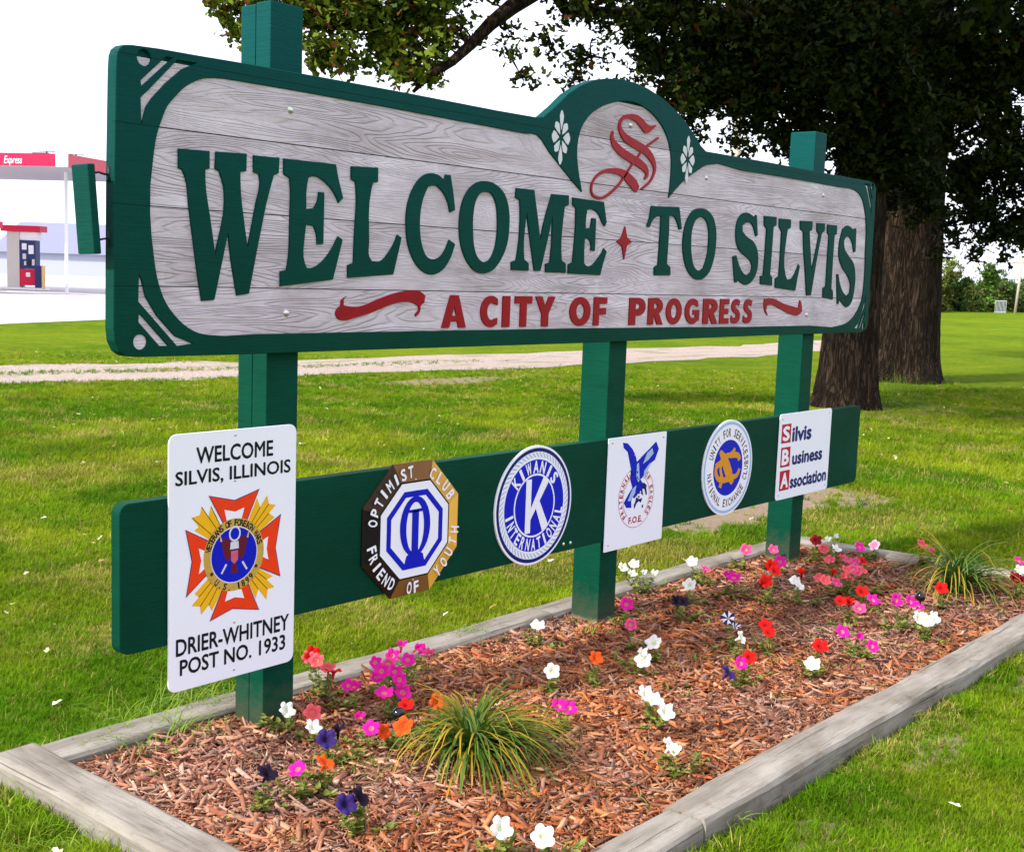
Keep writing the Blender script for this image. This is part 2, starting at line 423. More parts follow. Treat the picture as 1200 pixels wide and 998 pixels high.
def bark_mat():
    m, nt, b, o = mat_new('oak_bark'); co = objco(nt)
    v = mapping(nt, co, (1, 1, .085))
    vor = N(nt, 'ShaderNodeTexVoronoi'); vor.feature = 'DISTANCE_TO_EDGE'; vor.inputs['Scale'].default_value = 15
    wv = noise(nt, v, 9, 4); ad = N(nt, 'ShaderNodeVectorMath'); ad.operation = 'MULTIPLY_ADD'
    nt.links.new(wv.outputs['Color'], ad.inputs[0]); ad.inputs[1].default_value = (.22, .22, .22); nt.links.new(v, ad.inputs[2])
    nt.links.new(ad.outputs[0], vor.inputs['Vector'])
    n1 = noise(nt, mapping(nt, co, (1, 1, .15)), 15, 6, .62, .7)
    e = ramp_val(nt, math_(nt, 'ABSOLUTE', math_(nt, 'SUBTRACT', n1.outputs[0], .5)), 0, .085, 0, 1); e = math_(nt, 'MULTIPLY', e, ramp_val(nt, vor.outputs['Distance'], 0, .10, .45, 1)); p = noise(nt, co, 2.5, 5)
    c = mix(nt, p.outputs[0], (.020, .013, .008), (.070, .045, .029))
    c = mix(nt, e, (.006, .004, .003), c)
    nt.links.new(c, b.inputs['Base Color']); b.inputs['Roughness'].default_value = .95; b.inputs['Specular IOR Level'].default_value = .1
    bump(nt, b, math_(nt, 'ADD', e, math_(nt, 'MULTIPLY', noise(nt, co, 60).outputs[0], .4)), .9, .03); return m

PATCHES = [(6.0, 1.3, 1.15, .45, .93), (7.0, 1.0, .6, .45, .85), (12.0, 9.85, 1.3, .42, .75), (14.6, 3.9, 1.5, 1.0, .3), (2.35, -1.72, .26, .09, .7), (3.5, -1.70, .35, .10, .6), (1.35, -1.72, .22, .09, .65), (4.3, -1.85, .4, .16, .5)]
def lawn_mat(name='lawn_ground', dark=1.0):
    m, nt, b, o = mat_new(name)
    geo = N(nt, 'ShaderNodeNewGeometry'); co = geo.outputs['Position']
    a = noise(nt, co, .22, 5, .6); a2 = noise(nt, co, 1.3, 6, .65); f = noise(nt, co, 34, 5, .75); ff = noise(nt, mapping(nt, co, (1, 1, 1)), 9, 5, .7)
    c = ramp(nt, a.outputs[0], [(.3, (.060, .125, .002)), (.5, (.098, .165, .003)), (.7, (.145, .20, .006))])
    c = mix(nt, ramp_val(nt, a2.outputs[0], .45, .68, 0, .65), c, (.185, .205, .012))
    c = mix(nt, .8, c, ramp(nt, ff.outputs[0], [(.3, (.55, .62, .5)), (.5, (1,)*3), (.75, (1.35, 1.28, 1.3))]), 'MULTIPLY')
    c = mix(nt, .9, c, ramp(nt, f.outputs[0], [(.28, (.35, .42, .35)), (.5, (1,)*3), (.78, (1.6, 1.45, 1.4))]), 'MULTIPLY')
    # bare, trodden patches
    sp = N(nt, 'ShaderNodeSeparateXYZ'); nt.links.new(co, sp.inputs[0])
    wob = noise(nt, co, 5, 5, .7)
    for (px, py, rx, ry, st) in PATCHES:
        dx = math_(nt, 'DIVIDE', math_(nt, 'SUBTRACT', sp.outputs[0], px), rx); dy = math_(nt, 'DIVIDE', math_(nt, 'SUBTRACT', sp.outputs[1], py), ry)
        d = math_(nt, 'ADD', math_(nt, 'MULTIPLY', dx, dx), math_(nt, 'MULTIPLY', dy, dy))
        d = math_(nt, 'ADD', d, math_(nt, 'MULTIPLY', math_(nt, 'SUBTRACT', wob.outputs[0], .5), 2.2))
        k = ramp_val(nt, d, .6, 1.3, st, 0)
        c = mix(nt, k, c, mix(nt, f.outputs[0], (.17, .11, .07), (.40, .31, .24)))
    nt.links.new(c, b.inputs['Base Color']); b.inputs['Roughness'].default_value = .95; b.inputs['Specular IOR Level'].default_value = .02
    bump(nt, b, math_(nt, 'ADD', f.outputs[0], ff.outputs[0]), .7, .04); return m
def gravel_mat():
    m, nt, b, o = mat_new('pale_gravel'); geo = N(nt, 'ShaderNodeNewGeometry'); co = geo.outputs['Position']
    f = noise(nt, co, 22, 6, .8); p = noise(nt, mapping(nt, co, (.5, 1.4, 1)), 1.4, 5, .6)
    c = ramp(nt, f.outputs[0], [(.3, (.17, .125, .10)), (.5, (.34, .265, .225)), (.72, (.56, .48, .44))])
    c = mix(nt, ramp_val(nt, p.outputs[0], .52, .7, 0, .75), c, (.13, .14, .035))
    nt.links.new(c, b.inputs['Base Color']); b.inputs['Roughness'].default_value = .95
    bump(nt, b, f.outputs[0], .6, .03); return m
def concrete_mat():
    m, nt, b, o = mat_new('pale_concrete'); geo = N(nt, 'ShaderNodeNewGeometry'); co = geo.outputs['Position']
    f = noise(nt, co, 6, 6, .7); p = noise(nt, mapping(nt, co, (.3, 1, 1)), .35, 4)
    c = mix(nt, p.outputs[0], (.36, .34, .36), (.55, .52, .55)); c = mix(nt, .3, c, f.outputs['Color'], 'OVERLAY')
    br = N(nt, 'ShaderNodeTexBrick'); nt.links.new(co, br.inputs['Vector']); br.inputs['Scale'].default_value = .18; br.inputs['Mortar Size'].default_value = .006
    br.inputs['Color1'].default_value = br.inputs['Color2'].default_value = (1, 1, 1, 1); br.inputs['Mortar'].default_value = (.55, .55, .55, 1); br.offset = 0
    c = mix(nt, 1.0, c, br.outputs[0], 'MULTIPLY')
    nt.links.new(c, b.inputs['Base Color']); b.inputs['Roughness'].default_value = .85; return m
def mulch_soil_mat():
    m, nt, b, o = mat_new('mulch_soil'); co = objco(nt); f = noise(nt, mapping(nt, co, (1, 1.6, 1)), 42, 6, .8); p = noise(nt, co, 3, 4)
    c = ramp(nt, f.outputs[0], [(.3, (.035, .014, .008)), (.5, (.14, .055, .028)), (.72, (.33, .17, .09))])
    nt.links.new(c, b.inputs['Base Color']); b.inputs['Roughness'].default_value = .95; bump(nt, b, f.outputs[0], 1, .02); return m
def petal_mat(name, outer, inner, throat, striped=False):
    m, nt, b, o = mat_new(name); co = objco(nt)
    L = N(nt, 'ShaderNodeVectorMath'); L.operation = 'LENGTH'; nt.links.new(co, L.inputs[0])
    r = math_(nt, 'DIVIDE', L.outputs['Value'], .032)
    c = ramp(nt, r, [(0, throat), (.16, throat), (.34, inner), (.8, outer), (1, outer)])
    sp = N(nt, 'ShaderNodeSeparateXYZ'); nt.links.new(co, sp.inputs[0]); an = math_(nt, 'ARCTAN2', sp.outputs[1], sp.outputs[0])
    if striped:
        st = math_(nt, 'COSINE', math_(nt, 'MULTIPLY', an, 5.0)); c = mix(nt, ramp_val(nt, st, -.15, .15, 0, 1), (.035, .015, .10), (.80, .80, .85))
    else:
        vn = math_(nt, 'SINE', math_(nt, 'MULTIPLY', an, 35.0)); c = mix(nt, ramp_val(nt, vn, .4, 1, 0, .25), c, tuple(x*.6 for x in outer))
    nt.links.new(c, b.inputs['Base Color']); b.inputs['Roughness'].default_value = .75; b.inputs['Specular IOR Level'].default_value = .15
    t = N(nt, 'ShaderNodeBsdfTranslucent'); nt.links.new(c, t.inputs['Color']); ms = N(nt, 'ShaderNodeMixShader'); ms.inputs[0].default_value = .3
    nt.links.new(b.outputs[0], ms.inputs[1]); nt.links.new(t.outputs[0], ms.inputs[2]); nt.links.new(ms.outputs[0], o.inputs['Surface'])
    return m

MG = green_paint(); MGB = green_paint('green_border_paint', seams=(1.5635, 1.8075, 2.0475, 2.2475)); MGP = green_paint('green_paint_post', 1.15, base=-.002)
MPL = plank_mat(); MTI = timber_mat(); MBARK = bark_mat()
MRED = plain('red_letter_paint', (.25, .003, .008), .5, var=.25, bumpv=.3, scale=25)
MREDF = plain('faded_red_paint', (.30, .018, .030), .6, var=.35, bumpv=.3, scale=30)
MWHT = plain('white_sign_enamel', (.78, .79, .88), .35, var=.03, scale=4)
MWPT = plain('white_painted_relief', (.60, .60, .64), .7, var=.2, scale=40)
MBLK = plain('black_print', (.006, .006, .012), .45)
MBLU = plain('blue_print', (.004, .010, .46), .35)
MDBL = plain('dark_blue_print', (.006, .010, .13), .4, var=.2)
MORG = plain('orange_red_print', (.75, .045, .008), .4)
MYEL = plain('yellow_gold_print', (.78, .42, .012), .4, var=.1)
MGLD = plain('dull_gold_print', (.50, .32, .06), .4, var=.25, scale=60)
MCRD = plain('crimson_print', (.42, .01, .03), .45)
MPNK = plain('pale_red_print', (.55, .10, .14), .45, var=.25, scale=80)
MOCH = plain('ochre_print', (.62, .26, .02), .4, var=.12)
MLBL = plain('light_blue_print', (.33, .47, .68), .4, var=.15, scale=80)
MSTL = plain('zinc_steel', (.55, .55, .55), .3, .9)
MBRS = plain('brushed_brass', (.46, .20, .030), .40, .75, var=.18, scale=12)
MIRN = plain('dark_iron', (.03, .03, .035), .5, .6)

# ================================================================== SETTING
def build_ground():
    xs = np.concatenate([[-700, -300, -120, -60, -30], np.arange(-12, 30.1, .6), [40, 60, 90, 130, 200, 400, 900]])
    ys = np.concatenate([[-700, -300, -100, -40, -15], np.arange(-8, 24.1, .6), [32, 45, 60, 90, 130, 200, 400, 900]])
    V = []; 
    for y in ys:
        for x in xs:
            z = -0.06
            d = max(0, max(-x-.3, x-5.4, y-.5, -y-1.7))
            z += .018*math.sin(x*.9+1)*math.cos(y*.7)*min(d, 1)*max(0, min(1, (8.5-y)/3))
            V.append((x, y, z))
    n = len(xs); Fc = [(j*n+i, j*n+i+1, (j+1)*n+i+1, (j+1)*n+i) for j in range(len(ys)-1) for i in range(n-1)]
    o = link('lawn', mesh('lawn', V, Fc, True), lawn_mat()); tag(o, 'wide mown green lawn around the flower bed running back to the trees', kind='structure')
build_ground()
def sheet(name, pts, z, mat, label):
    o = link(name, mesh(name, [(p[0], p[1], z) for p in pts], [range(len(pts))]), mat); tag(o, label, kind='structure')
def strip(name, A, B, z, mat, label, jag=.28, k=9):
    def dens(P):
        out = []
        for i in range(len(P)-1):
            for s in range(k):
                t = s/k; out.append((P[i][0]*(1-t)+P[i+1][0]*t, P[i][1]*(1-t)+P[i+1][1]*t + random.uniform(-jag, jag)))
        out.append(P[-1]); return out
    a, b = dens(A), dens(B); n = len(a)
    V = [(p[0], p[1], z) for p in a]+[(p[0], p[1], z) for p in b]
    link_o = link(name, mesh(name, V, [(i, i+1, n+i+1, n+i) for i in range(n-1)]), mat); tag(link_o, label, kind='structure')
g = lambda u, v: tuple(ground(u, v)[:2])
strip('gravel_path', [(-14, 15.0), (-2, 13.3), g(0, 450), g(270, 443), g(680, 428), g(900, 417), g(985, 409), g(1040, 394), g(1058, 380)],
      [(-14, 18.0), (-3, 16.6), g(0, 429), g(270, 424), g(680, 411), g(900, 404), g(975, 397), g(1030, 383), g(1050, 375)], -.054, gravel_mat(),
      'pale gravel track running across the lawn behind the sign')
sheet('forecourt', [(-90, -20), (-20, 11.6), (13.1, 25.9), (16.9, 27.5), (44, 39), (130, 420), (-400, 420), (-300, 60)], -.050, concrete_mat(), 'pale concrete forecourt of the filling station')

# ================================================================== THE SIGN
def Z(ox, oy, sc, pts): return [board(ox+p[0]/sc, oy+p[1]/sc) for p in pts]
sign = empty('welcome_sign', (2.6, .1, 0), 'large carved wooden welcome sign in green and weathered grey on three green posts', 'sign')
OUT_PX = [(145,52.6),(155,52.7),(187,57),(233,65.2),(280,73),(375,90),(483,110),(583,129.5),(629,137.5),(637,137),(652,124),(666,110),(680,100.5),(696,94),(712,92),(730,93),(744,97),(760,104),(776,114.5),(790,127),(804,142.5),(814,158),(822,171),(828,177.5),(840,179.5),(900,190),(968,203),(1019,212.5),(1025,215),(1027,221),(1024,270),(1020,330),(1017,378),(1015,386),(1009,389.5),(900,393),(800,397),(680,402),(400,411),(278,415.5),(160,418.5),(148,417.5),(140,412),(134.5,400),(133,385),(134,200),(136,80),(137,64),(139.5,57)]
outline = [board(*p) for p in OUT_PX]
inner_px = [(184.7,157),(190.7,138.7),(197,124),(205,114.5),(218,101.5),(229,95.5),(240,92),(253,91.5),(280,95),(350,107),(450,125),(550,144),(615,156.5),(630,158.4),(644,178),(658,196),(670,211),(682.5,225),(679.5,207),(677,185),(677.5,168),(682,150),(690,137),(703,126.5),(718,120.5),(732,118.5),(746,121),(760,129),(772,141.5),(780,155),(785,170),(787,187),(786.5,206),(784,232),(792,222.5),(803,211),(815,202),(828,193.6),(870,200),(915,207),(960,215),(984,219.5),(998,221.5),(1006,226),(1011,234),(1014,248),(1015.5,262),(1014.5,296),(1013,330),(1010,352),(1004,366),(996,376),(988,380.5),(950,381.5),(870,383),(800,383.3),(687,384.5),(400,389.5),(300,391.5),(246,392.5),(233,390),(217,381),(205,369),(194.7,354),(187,334),(181.5,306),(178,275),(176.5,250),(176.8,217),(180,187)]
inner = smooth_loop([board(*p) for p in inner_px], seg=3)
XM = 5.288
tl1 = Z(120, 40, 7.5, [(340,405),(560,200),(620,210),(345,460)])
tl2 = Z(120, 40, 7.5, [(340,555),(410,490),(660,230),(830,255),(700,310),(560,430),(440,560),(385,640),(345,795)])
bl2 = Z(120, 310, 7.5, [(325,90),(345,130),(380,280),(480,450),(640,630),(800,695),(660,715),(320,325)])
bl1 = Z(120, 310, 7.5, [(325,425),(580,715),(505,715),(320,505)])
d1 = board(120+368/7.5, 40+208/7.5); d2 = board(120+335/7.5, 310+680/7.5)
holes = [tl1, tl2, bl1, bl2, circle(*d1, .024, 20), circle(*d2, .024, 20)]
holes += [[(XM-.62*x, z) for x, z in h] for h in holes]
panel = MB(); extrude(panel, [outline], .0125, .045, .002)
panel = panel.build('sign_panel', MG, sign)
bd = MB(); extrude(bd, [outline, inner]+holes, 0, .0135, .0022); bd.build('border', MGB, panel)
# planks
for i, (z0, z1, x0, x1) in enumerate([(1.362, 1.562, .04, 5.24), (1.565, 1.806, .03, 5.26), (1.809, 2.046, .03, 5.26), (2.049, 2.246, .03, 5.23), (2.249, 2.42, 2.20, 2.87)]):
    mb = MB(); yo = .0065+[.0, .0006, .0012, .0, .001][i]
    if i < 4: mb.box((x0, yo, z0), (x1, .0135, z1), bev=.0015)
    else: extrude(mb, [[(2.10, z0), (3.06, z0), (3.02, 2.33), (2.86, 2.42), (2.30, 2.42), (2.14, 2.33)]], yo, .0135)
    mb.build('plank', MPL, panel)
# carved letters
LT = {
'W': ((200,160,4.99), [[(48,70),(230,85),(230,188),(205,190),(205,250),(240,520),(262,690),(318,370),(312,290),(285,200),(262,190),(268,88),(447,100),(445,203),(410,207),(410,260),(440,560),(452,650),(500,400),(525,270),(520,220),(487,208),(487,110),(639,125),(634,215),(606,226),(588,290),(560,400),(510,650),(460,918),(388,930),(355,720),(337,565),(300,750),(258,955),(182,962),(150,740),(110,420),(85,230),(68,190),(48,185)]]),
'E': ((320,180,6.2375), [[(82,35),(462,78),(480,180),(515,325),(482,362),(450,290),(390,215),(300,165),(262,175),(250,240),(245,405),(300,400),(330,340),(338,280),(378,285),(370,660),(325,662),(320,590),(300,530),(245,518),(235,600),(235,800),(250,835),(290,835),(360,790),(430,700),(478,605),(512,630),(480,760),(440,920),(55,970),(55,860),(100,850),(110,800),(125,500),(130,250),(125,180),(82,150)]]),
'L': ((320,180,6.2375), [[(575,92),(772,103),(770,208),(735,212),(722,260),(705,650),(705,750),(725,785),(790,785),(850,720),(890,650),(912,592),(942,615),(910,760),(882,882),(548,908),(548,815),(590,800),(598,600),(610,250),(605,205),(575,188)]]),
'C': ((470,190,7.128), [[(375,105),(418,110),(440,260),(455,400),(412,420),(395,340),(345,240),(290,195),(230,205),(190,300),(165,430),(162,580),(180,700),(220,790),(270,812),(330,790),(375,725),(405,648),(455,685),(420,790),(360,890),(290,935),(230,935),(150,880),(90,780),(55,650),(45,500),(60,350),(110,210),(180,120),(250,92),(320,110),(365,150)]]),
'O': ((470,190,7.128), [[(715,158),(800,190),(870,270),(905,400),(908,520),(890,680),(840,810),(770,900),(700,928),(630,915),(560,840),(510,720),(490,580),(495,450),(525,310),(580,215),(650,165)],[(705,248),(755,262),(795,340),(808,450),(805,600),(780,740),(740,815),(695,835),(650,805),(615,710),(605,590),(608,430),(630,320),(665,262)]]),
'M': ((595,210,8.317), [[(88,85),(262,105),(300,400),(320,598),(355,430),(435,145),(600,158),(598,255),(560,265),(552,330),(525,700),(530,790),(570,825),(570,912),(372,905),(372,825),(415,810),(430,650),(440,350),(400,560),(322,893),(262,893),(225,620),(188,320),(160,700),(165,780),(207,820),(207,893),(38,885),(38,805),(85,790),(100,700),(125,300),(120,200),(80,180)]]),
'E2': ((595,210,8.317), [[(638,178),(940,222),(968,420),(950,460),(930,430),(880,330),(820,292),(778,298),(765,400),(762,480),(810,475),(825,380),(865,385),(858,560),(852,700),(815,695),(810,620),(790,582),(755,578),(748,700),(748,820),(770,845),(830,835),(890,760),(920,720),(940,672),(968,705),(930,830),(905,935),(592,918),(592,830),(635,810),(645,700),(665,450),(668,280),(638,252)]]),
'T': ((715,230,9.23), [[(450,105),(752,118),(765,230),(778,355),(750,358),(735,300),(700,225),(645,210),(640,400),(618,730),(655,768),(655,855),(480,855),(480,768),(520,740),(545,400),(555,215),(505,220),(465,260),(430,335),(400,325),(430,230)]]),
'O2': ((715,230,9.23), [[(985,130),(1060,155),(1120,230),(1150,370),(1148,520),(1120,700),(1070,830),(1000,895),(940,900),(870,850),(815,730),(790,560),(800,400),(840,250),(910,150)],[(990,225),(1035,250),(1065,340),(1070,480),(1050,650),(1010,780),(960,805),(915,765),(885,640),(880,500),(890,370),(930,260)]]),
'S': ((855,245,7.742), [[(250,60),(258,240),(240,248),(225,180),(200,130),(160,122),(120,150),(120,200),(150,240),(230,310),(258,390),(262,470),(245,580),(200,660),(155,688),(110,670),(75,640),(70,665),(48,662),(32,430),(65,420),(80,480),(120,570),(160,598),(195,570),(205,520),(195,480),(150,430),(90,370),(65,300),(60,200),(75,110),(110,50),(160,32),(200,50),(228,75),(240,55)]]),
'I': ((855,245,7.742), [[(318,62),(430,72),(428,150),(402,160),(385,400),(370,590),(388,615),(388,692),(282,682),(282,608),(308,600),(325,400),(340,180),(318,148)]]),
'L2': ((855,245,7.742), [[(455,85),(560,95),(558,170),(530,185),(520,250),(510,600),(525,640),(570,625),(605,560),(628,500),(640,520),(615,640),(598,740),(415,712),(418,630),(448,610),(465,400),(475,200),(452,160)]]),
'V': ((855,245,7.742), [[(645,105),(755,110),(752,190),(728,205),(735,350),(745,560),(790,360),(815,230),(795,200),(797,125),(868,130),(865,200),(840,220),(800,420),(740,780),(700,785),(690,600),(675,350),(672,205),(645,180)]]),
'I2': ((855,245,7.742), [[(892,140),(978,148),(975,230),(955,240),(940,450),(925,720),(938,745),(938,820),(848,800),(850,715),(875,700),(890,450),(905,240),(890,210)]]),
'S2': ((855,245,7.742), [[(1140,175),(1152,180),(1145,385),(1128,392),(1115,300),(1090,255),(1060,255),(1040,290),(1045,350),(1080,420),(1130,500),(1142,580),(1135,720),(1100,860),(1065,890),(1020,850),(995,820),(992,860),(978,860),(975,590),(990,590),(1000,660),(1030,750),(1065,790),(1090,760),(1098,690),(1080,620),(1020,520),(995,430),(1000,310),(1030,180),(1075,150),(1110,170),(1130,190)]]),
}
for k, ((ox, oy, s), loops) in LT.items():
    mb = MB(); extrude(mb, [smooth_loop(Z(ox, oy, s, L), seg=4) for L in loops], -.0005, .0075, .0018)
    mb.build('letter', MG, panel)
# red line of lettering: heavy geometric capitals drawn in a unit box
def ell(cx, cz, rx, rz, a0, a1, n=18): return [(cx+rx*math.cos(R_(a0+(a1-a0)*i/n)), cz+rz*math.sin(R_(a0+(a1-a0)*i/n))) for i in range(n+1)]
HG = {
'A': [[(0,0),(.33,1),(.67,1),(1,0),(.69,0),(.635,.19),(.365,.19),(.31,0)], [(.42,.37),(.58,.37),(.5,.66)]],
'C': [ell(.58,.5,.58,.5,52,308)+[(.94,.30)]+ell(.62,.5,.26,.27,300,60)+[(.94,.70)]],
'I': [[(0,0),(0,1),(1,1),(1,0)]],
'T': [[(.31,0),(.31,.76),(0,.76),(0,1),(1,1),(1,.76),(.69,.76),(.69,0)]],
'Y': [[(.33,0),(.33,.42),(0,1),(.34,1),(.5,.66),(.66,1),(1,1),(.67,.42),(.67,0)]],
'O': [circle(.5,.5,.5,36), circle(.5,.5,.19,28,.26)],
'F': [[(0,0),(0,1),(1,1),(1,.77),(.42,.77),(.42,.62),(.93,.62),(.93,.39),(.42,.39),(.42,0)]],
'E': [[(0,0),(0,1),(1,1),(1,.78),(.45,.78),(.45,.61),(.93,.61),(.93,.39),(.45,.39),(.45,.22),(1,.22),(1,0)]],
'P': [[(0,0),(0,1),(.52,1)]+ell(.55,.67,.45,.33,85,-85,14)+[(.40,.34),(.40,0)], [(.39,.58),(.39,.78)]+ell(.48,.68,.16,.10,80,-80,8)],
'R': [[(0,0),(0,1),(.52,1)]+ell(.53,.70,.43,.30,85,-50,12)+[(.72,.42),(1,0),(.62,0),(.39,.36),(.37,.36),(.37,0)], [(.37,.60),(.37,.79)]+ell(.45,.695,.15,.095,80,-80,8)],
'G': [ell(.52,.5,.52,.5,48,312)+[(.98,.15),(.98,.56),(.54,.56),(.54,.37),(.70,.37),(.70,.27)]+ell(.56,.5,.26,.26,290,62)+[(.88,.68)]],
'S': [[(.92,.93),(.70,.99),(.48,1),(.24,.95),(.08,.83),(.05,.68),(.12,.55),(.32,.45),(.52,.38),(.57,.31),(.50,.25),(.36,.23),(.20,.26),(.04,.34),(.02,.08),(.22,.02),(.46,0),(.72,.04),(.91,.15),(.96,.32),(.90,.46),(.74,.56),(.52,.64),(.44,.70),(.50,.76),(.64,.77),(.82,.72)]],
}
def red_letter(ch, zo, x0, x1, y0, y1):
    ox, oy, s = zo
    a = board(ox+x0/s, oy+y1/s); b = board(ox+x1/s, oy+y0/s); c = board(ox+x0/s, oy+y0/s); d = board(ox+x1/s, oy+y1/s)
    mb = MB(); extrude(mb, [[(a[0]+x*(b[0]-a[0]), 1.4215+z*.1275) for x, z in (smooth_loop(L, seg=3) if ch == 'S' else L)] for L in HG[ch]], .0005, .0085, .0012)
    return mb.build('letter', MRED, panel)
ZA = (510, 335, 5.714); ZB = (725, 335, 5.4545)
for ch, x0, x1 in (('A', 45, 215), ('C', 303, 432), ('I', 450, 508), ('T', 532, 655), ('Y', 668, 810), ('O', 900, 1048), ('F', 1060, 1157)):
    red_letter(ch, ZA, x0, x1, 70, 262)
for ch, x0, x1 in (('P', 66, 178), ('R', 187, 292), ('O', 302, 410), ('G', 422, 525), ('R', 538, 642), ('E', 645, 712), ('S', 716, 786), ('S', 794, 863)):
    red_letter(ch, ZB, x0, x1, 85, 240)
for zo, pts in (((385,335,7.06), [(155,85),(130,100),(128,160),(200,175),(300,160),(400,115),(520,70),(680,40),(760,45),(805,80),(795,140),(770,160),(760,215),(725,255),(720,235),(750,200),(745,165),(690,135),(600,135),(480,170),(350,225),(220,265),(130,285),(80,270),(60,230),(75,190),(105,165),(108,120)]),
                ((725,335,5.4545), [(935,80),(990,80),(1060,115),(1150,140),(1160,90),(1165,95),(1175,160),(1160,180),(1100,180),(1030,145),(980,120),(950,125),(945,160),(955,190),(940,170),(930,110)])):
    mb = MB(); extrude(mb, [smooth_loop(Z(*zo, pts), seg=4)], .0005, .0085, .001); mb.build('scroll', MRED, panel)
mb = MB(); extrude(mb, [Z(715, 230, 9.23, [(168,325),(188,440),(240,495),(188,530),(155,685),(133,540),(75,490),(128,445)])], .0005, .0085, .001)
mb.build('diamond', MRED, panel)
ZS = (640, 110, 6.667)
def zr(pts): 
    out = []
    for x, y, w in pts:
        a = board(ZS[0]+x/ZS[2], ZS[1]+y/ZS[2]); out.append((a[0], a[1], w))
    return out
sm = MB(); kk = .00075
add_ribbon(sm, zr([(858,248,4),(825,268,12),(785,272,28),(745,225,26),(705,190,20),(650,175,12),(605,190,10),(580,230,10),(585,285,16),(625,345,24),(700,395,26),(775,440,26),(825,500,24),(848,560,16),(845,620,10),(810,690,7),(745,745,6)]), kk, -.0010, .008)
add_ribbon(sm, zr([(525,290,4),(518,345,14),(540,400,24),(600,460,26),(670,505,26),(735,545,26),(780,590,22),(790,635,14),(770,665,5)]), kk, -.0010, .008)
add_ribbon(sm, zr([(880,345,5),(830,380,6),(770,425,6),(720,490,6),(670,560,6),(610,650,6),(570,710,7),(510,770,7),(450,810,7),(390,805,7),(358,770,6),(362,700,6),(400,640,7),(460,605,9),(530,600,15),(600,620,22),(650,665,31),(690,710,34),(718,748,20)]), kk, -.0014, .008)
sm.build('monogram', MREDF, panel)
# flower ornaments in the border
for (cu_, cv_) in ((657.3, 161.3), (805.6, 187.2)):
    cx, cz = board(cu_, cv_); mb = MB()
    for a, L, w, r0 in ((90, .112, .014, .03), (270, .112, .014, .03), (0, .062, .026, .014), (180, .062, .026, .014), (58, .072, .017, .014), (122, .072, .017, .014), (238, .072, .017, .014), (302, .072, .017, .014)):
        ca, sa = math.cos(R_(a)), math.sin(R_(a))
        P = [(r0, 0), (r0+(L-r0)*.45, w*.75), (r0+(L-r0)*.75, w), (L, w*.25), (L, -w*.25), (r0+(L-r0)*.75, -w), (r0+(L-r0)*.45, -w*.75)]
        extrude(mb, [[(cx+x*ca-z*sa, cz+x*sa+z*ca) for x, z in P]], -.0015, .001)
    mb.build('flower_ornament', MWPT, panel)
def dome(mb, cx, cz, y, r, mi=0):
    V = [(cx, y-r*.55, cz)]; Fc = []; n = 14
    for j, (rr, yy) in enumerate(((.45, .46), (.8, .25), (1, 0))):
        V += [(cx+r*rr*math.cos(k*math.tau/n), y-r*yy, cz+r*rr*math.sin(k*math.tau/n)) for k in range(n)]
    Fc += [(0, 1+k, 1+(k+1) % n) for k in range(n)]
    for j in range(2):
        Fc += [(1+j*n+k, 1+(j+1)*n+k, 1+(j+1)*n+(k+1) % n, 1+j*n+(k+1) % n) for k in range(n)]
    mb.add(V, Fc, mi)
for u, v in ((342, 129), (337, 367), (740.2, 146.8), (829, 208.6), (966, 229), (946, 369)):
    cx, cz = board(u, v); mb = MB(); dome(mb, cx, cz, .0062, .013); mb.build('bolt', MSTL, panel, True)
# posts
def post(x, z1, split=False, label=None):
    w = .14; mb = MB()
    if split:
        mb.box((x, .0455, -.35), (x+w, .1235, z1), bev=.006); mb.box((x+.001, .1265, -.35), (x+w-.001, .205, z1-.004), bev=.006)
    else: mb.box((x, .0455, -.35), (x+w, .205, z1), bev=.006)
    return mb.build('post', MGP, sign)
post(.612, 2.512, True); post(2.615, 2.2); post(4.528, 2.506)
lb = MB(); extrude(lb, [rrect(.012, .410, 5.278, .893, .035)], 0, .045, .002); lowb = lb.build('crossboard', MG, sign)
for u, v in ((660.5, 637.5), (668.5, 636)):
    cx, cz = board(u, v); mb = MB(); dome(mb, cx, cz, .0005, .009); mb.build('bolt', MSTL, lowb, True)

# small board hanging off the left end of the sign on two wire hooks
c0 = board(114, 245, .0)
hp = empty('hanging_board', (c0[0], .03, c0[1]), 'short green wooden bar hanging on wire hooks off the left end of the big sign', 'board')
mb = MB(); mb.box((-.0125, -.016, -.132), (.0125, .075, .132), bev=.005)
hb = mb.build('board', MG, hp, loc=(0, 0, 0)); hb.rotation_euler = (R_(-1), R_(-4), 0)
for zt, zz in ((.105, 1), (-.085, -1)):
    mb = MB(); ex = -c0[0]-.002
    mb.tube([(0.0, .0, zt), (.02, -.005, zt+.004*zz), (ex*.7, -.004, zt), (ex, -.002, zt)], .0035, 6)
    mb.tube([(ex, -.002, zt-.022), (ex+.002, -.002, zt+.024)], .006, 8)
    mb.build('hook', MIRN, hp, True, loc=(0, 0, 0))

# ------------------------------------------------------------------ plaques
def rivets(par, pts, y, r=.006):
    for x, z in pts:
        mb = MB(); dome(mb, x, z, y, r); mb.build('screw', MSTL, par, True)
def zb(zo, x, y): return board(zo[0]+x/zo[2], zo[1]+y/zo[2], -.012)
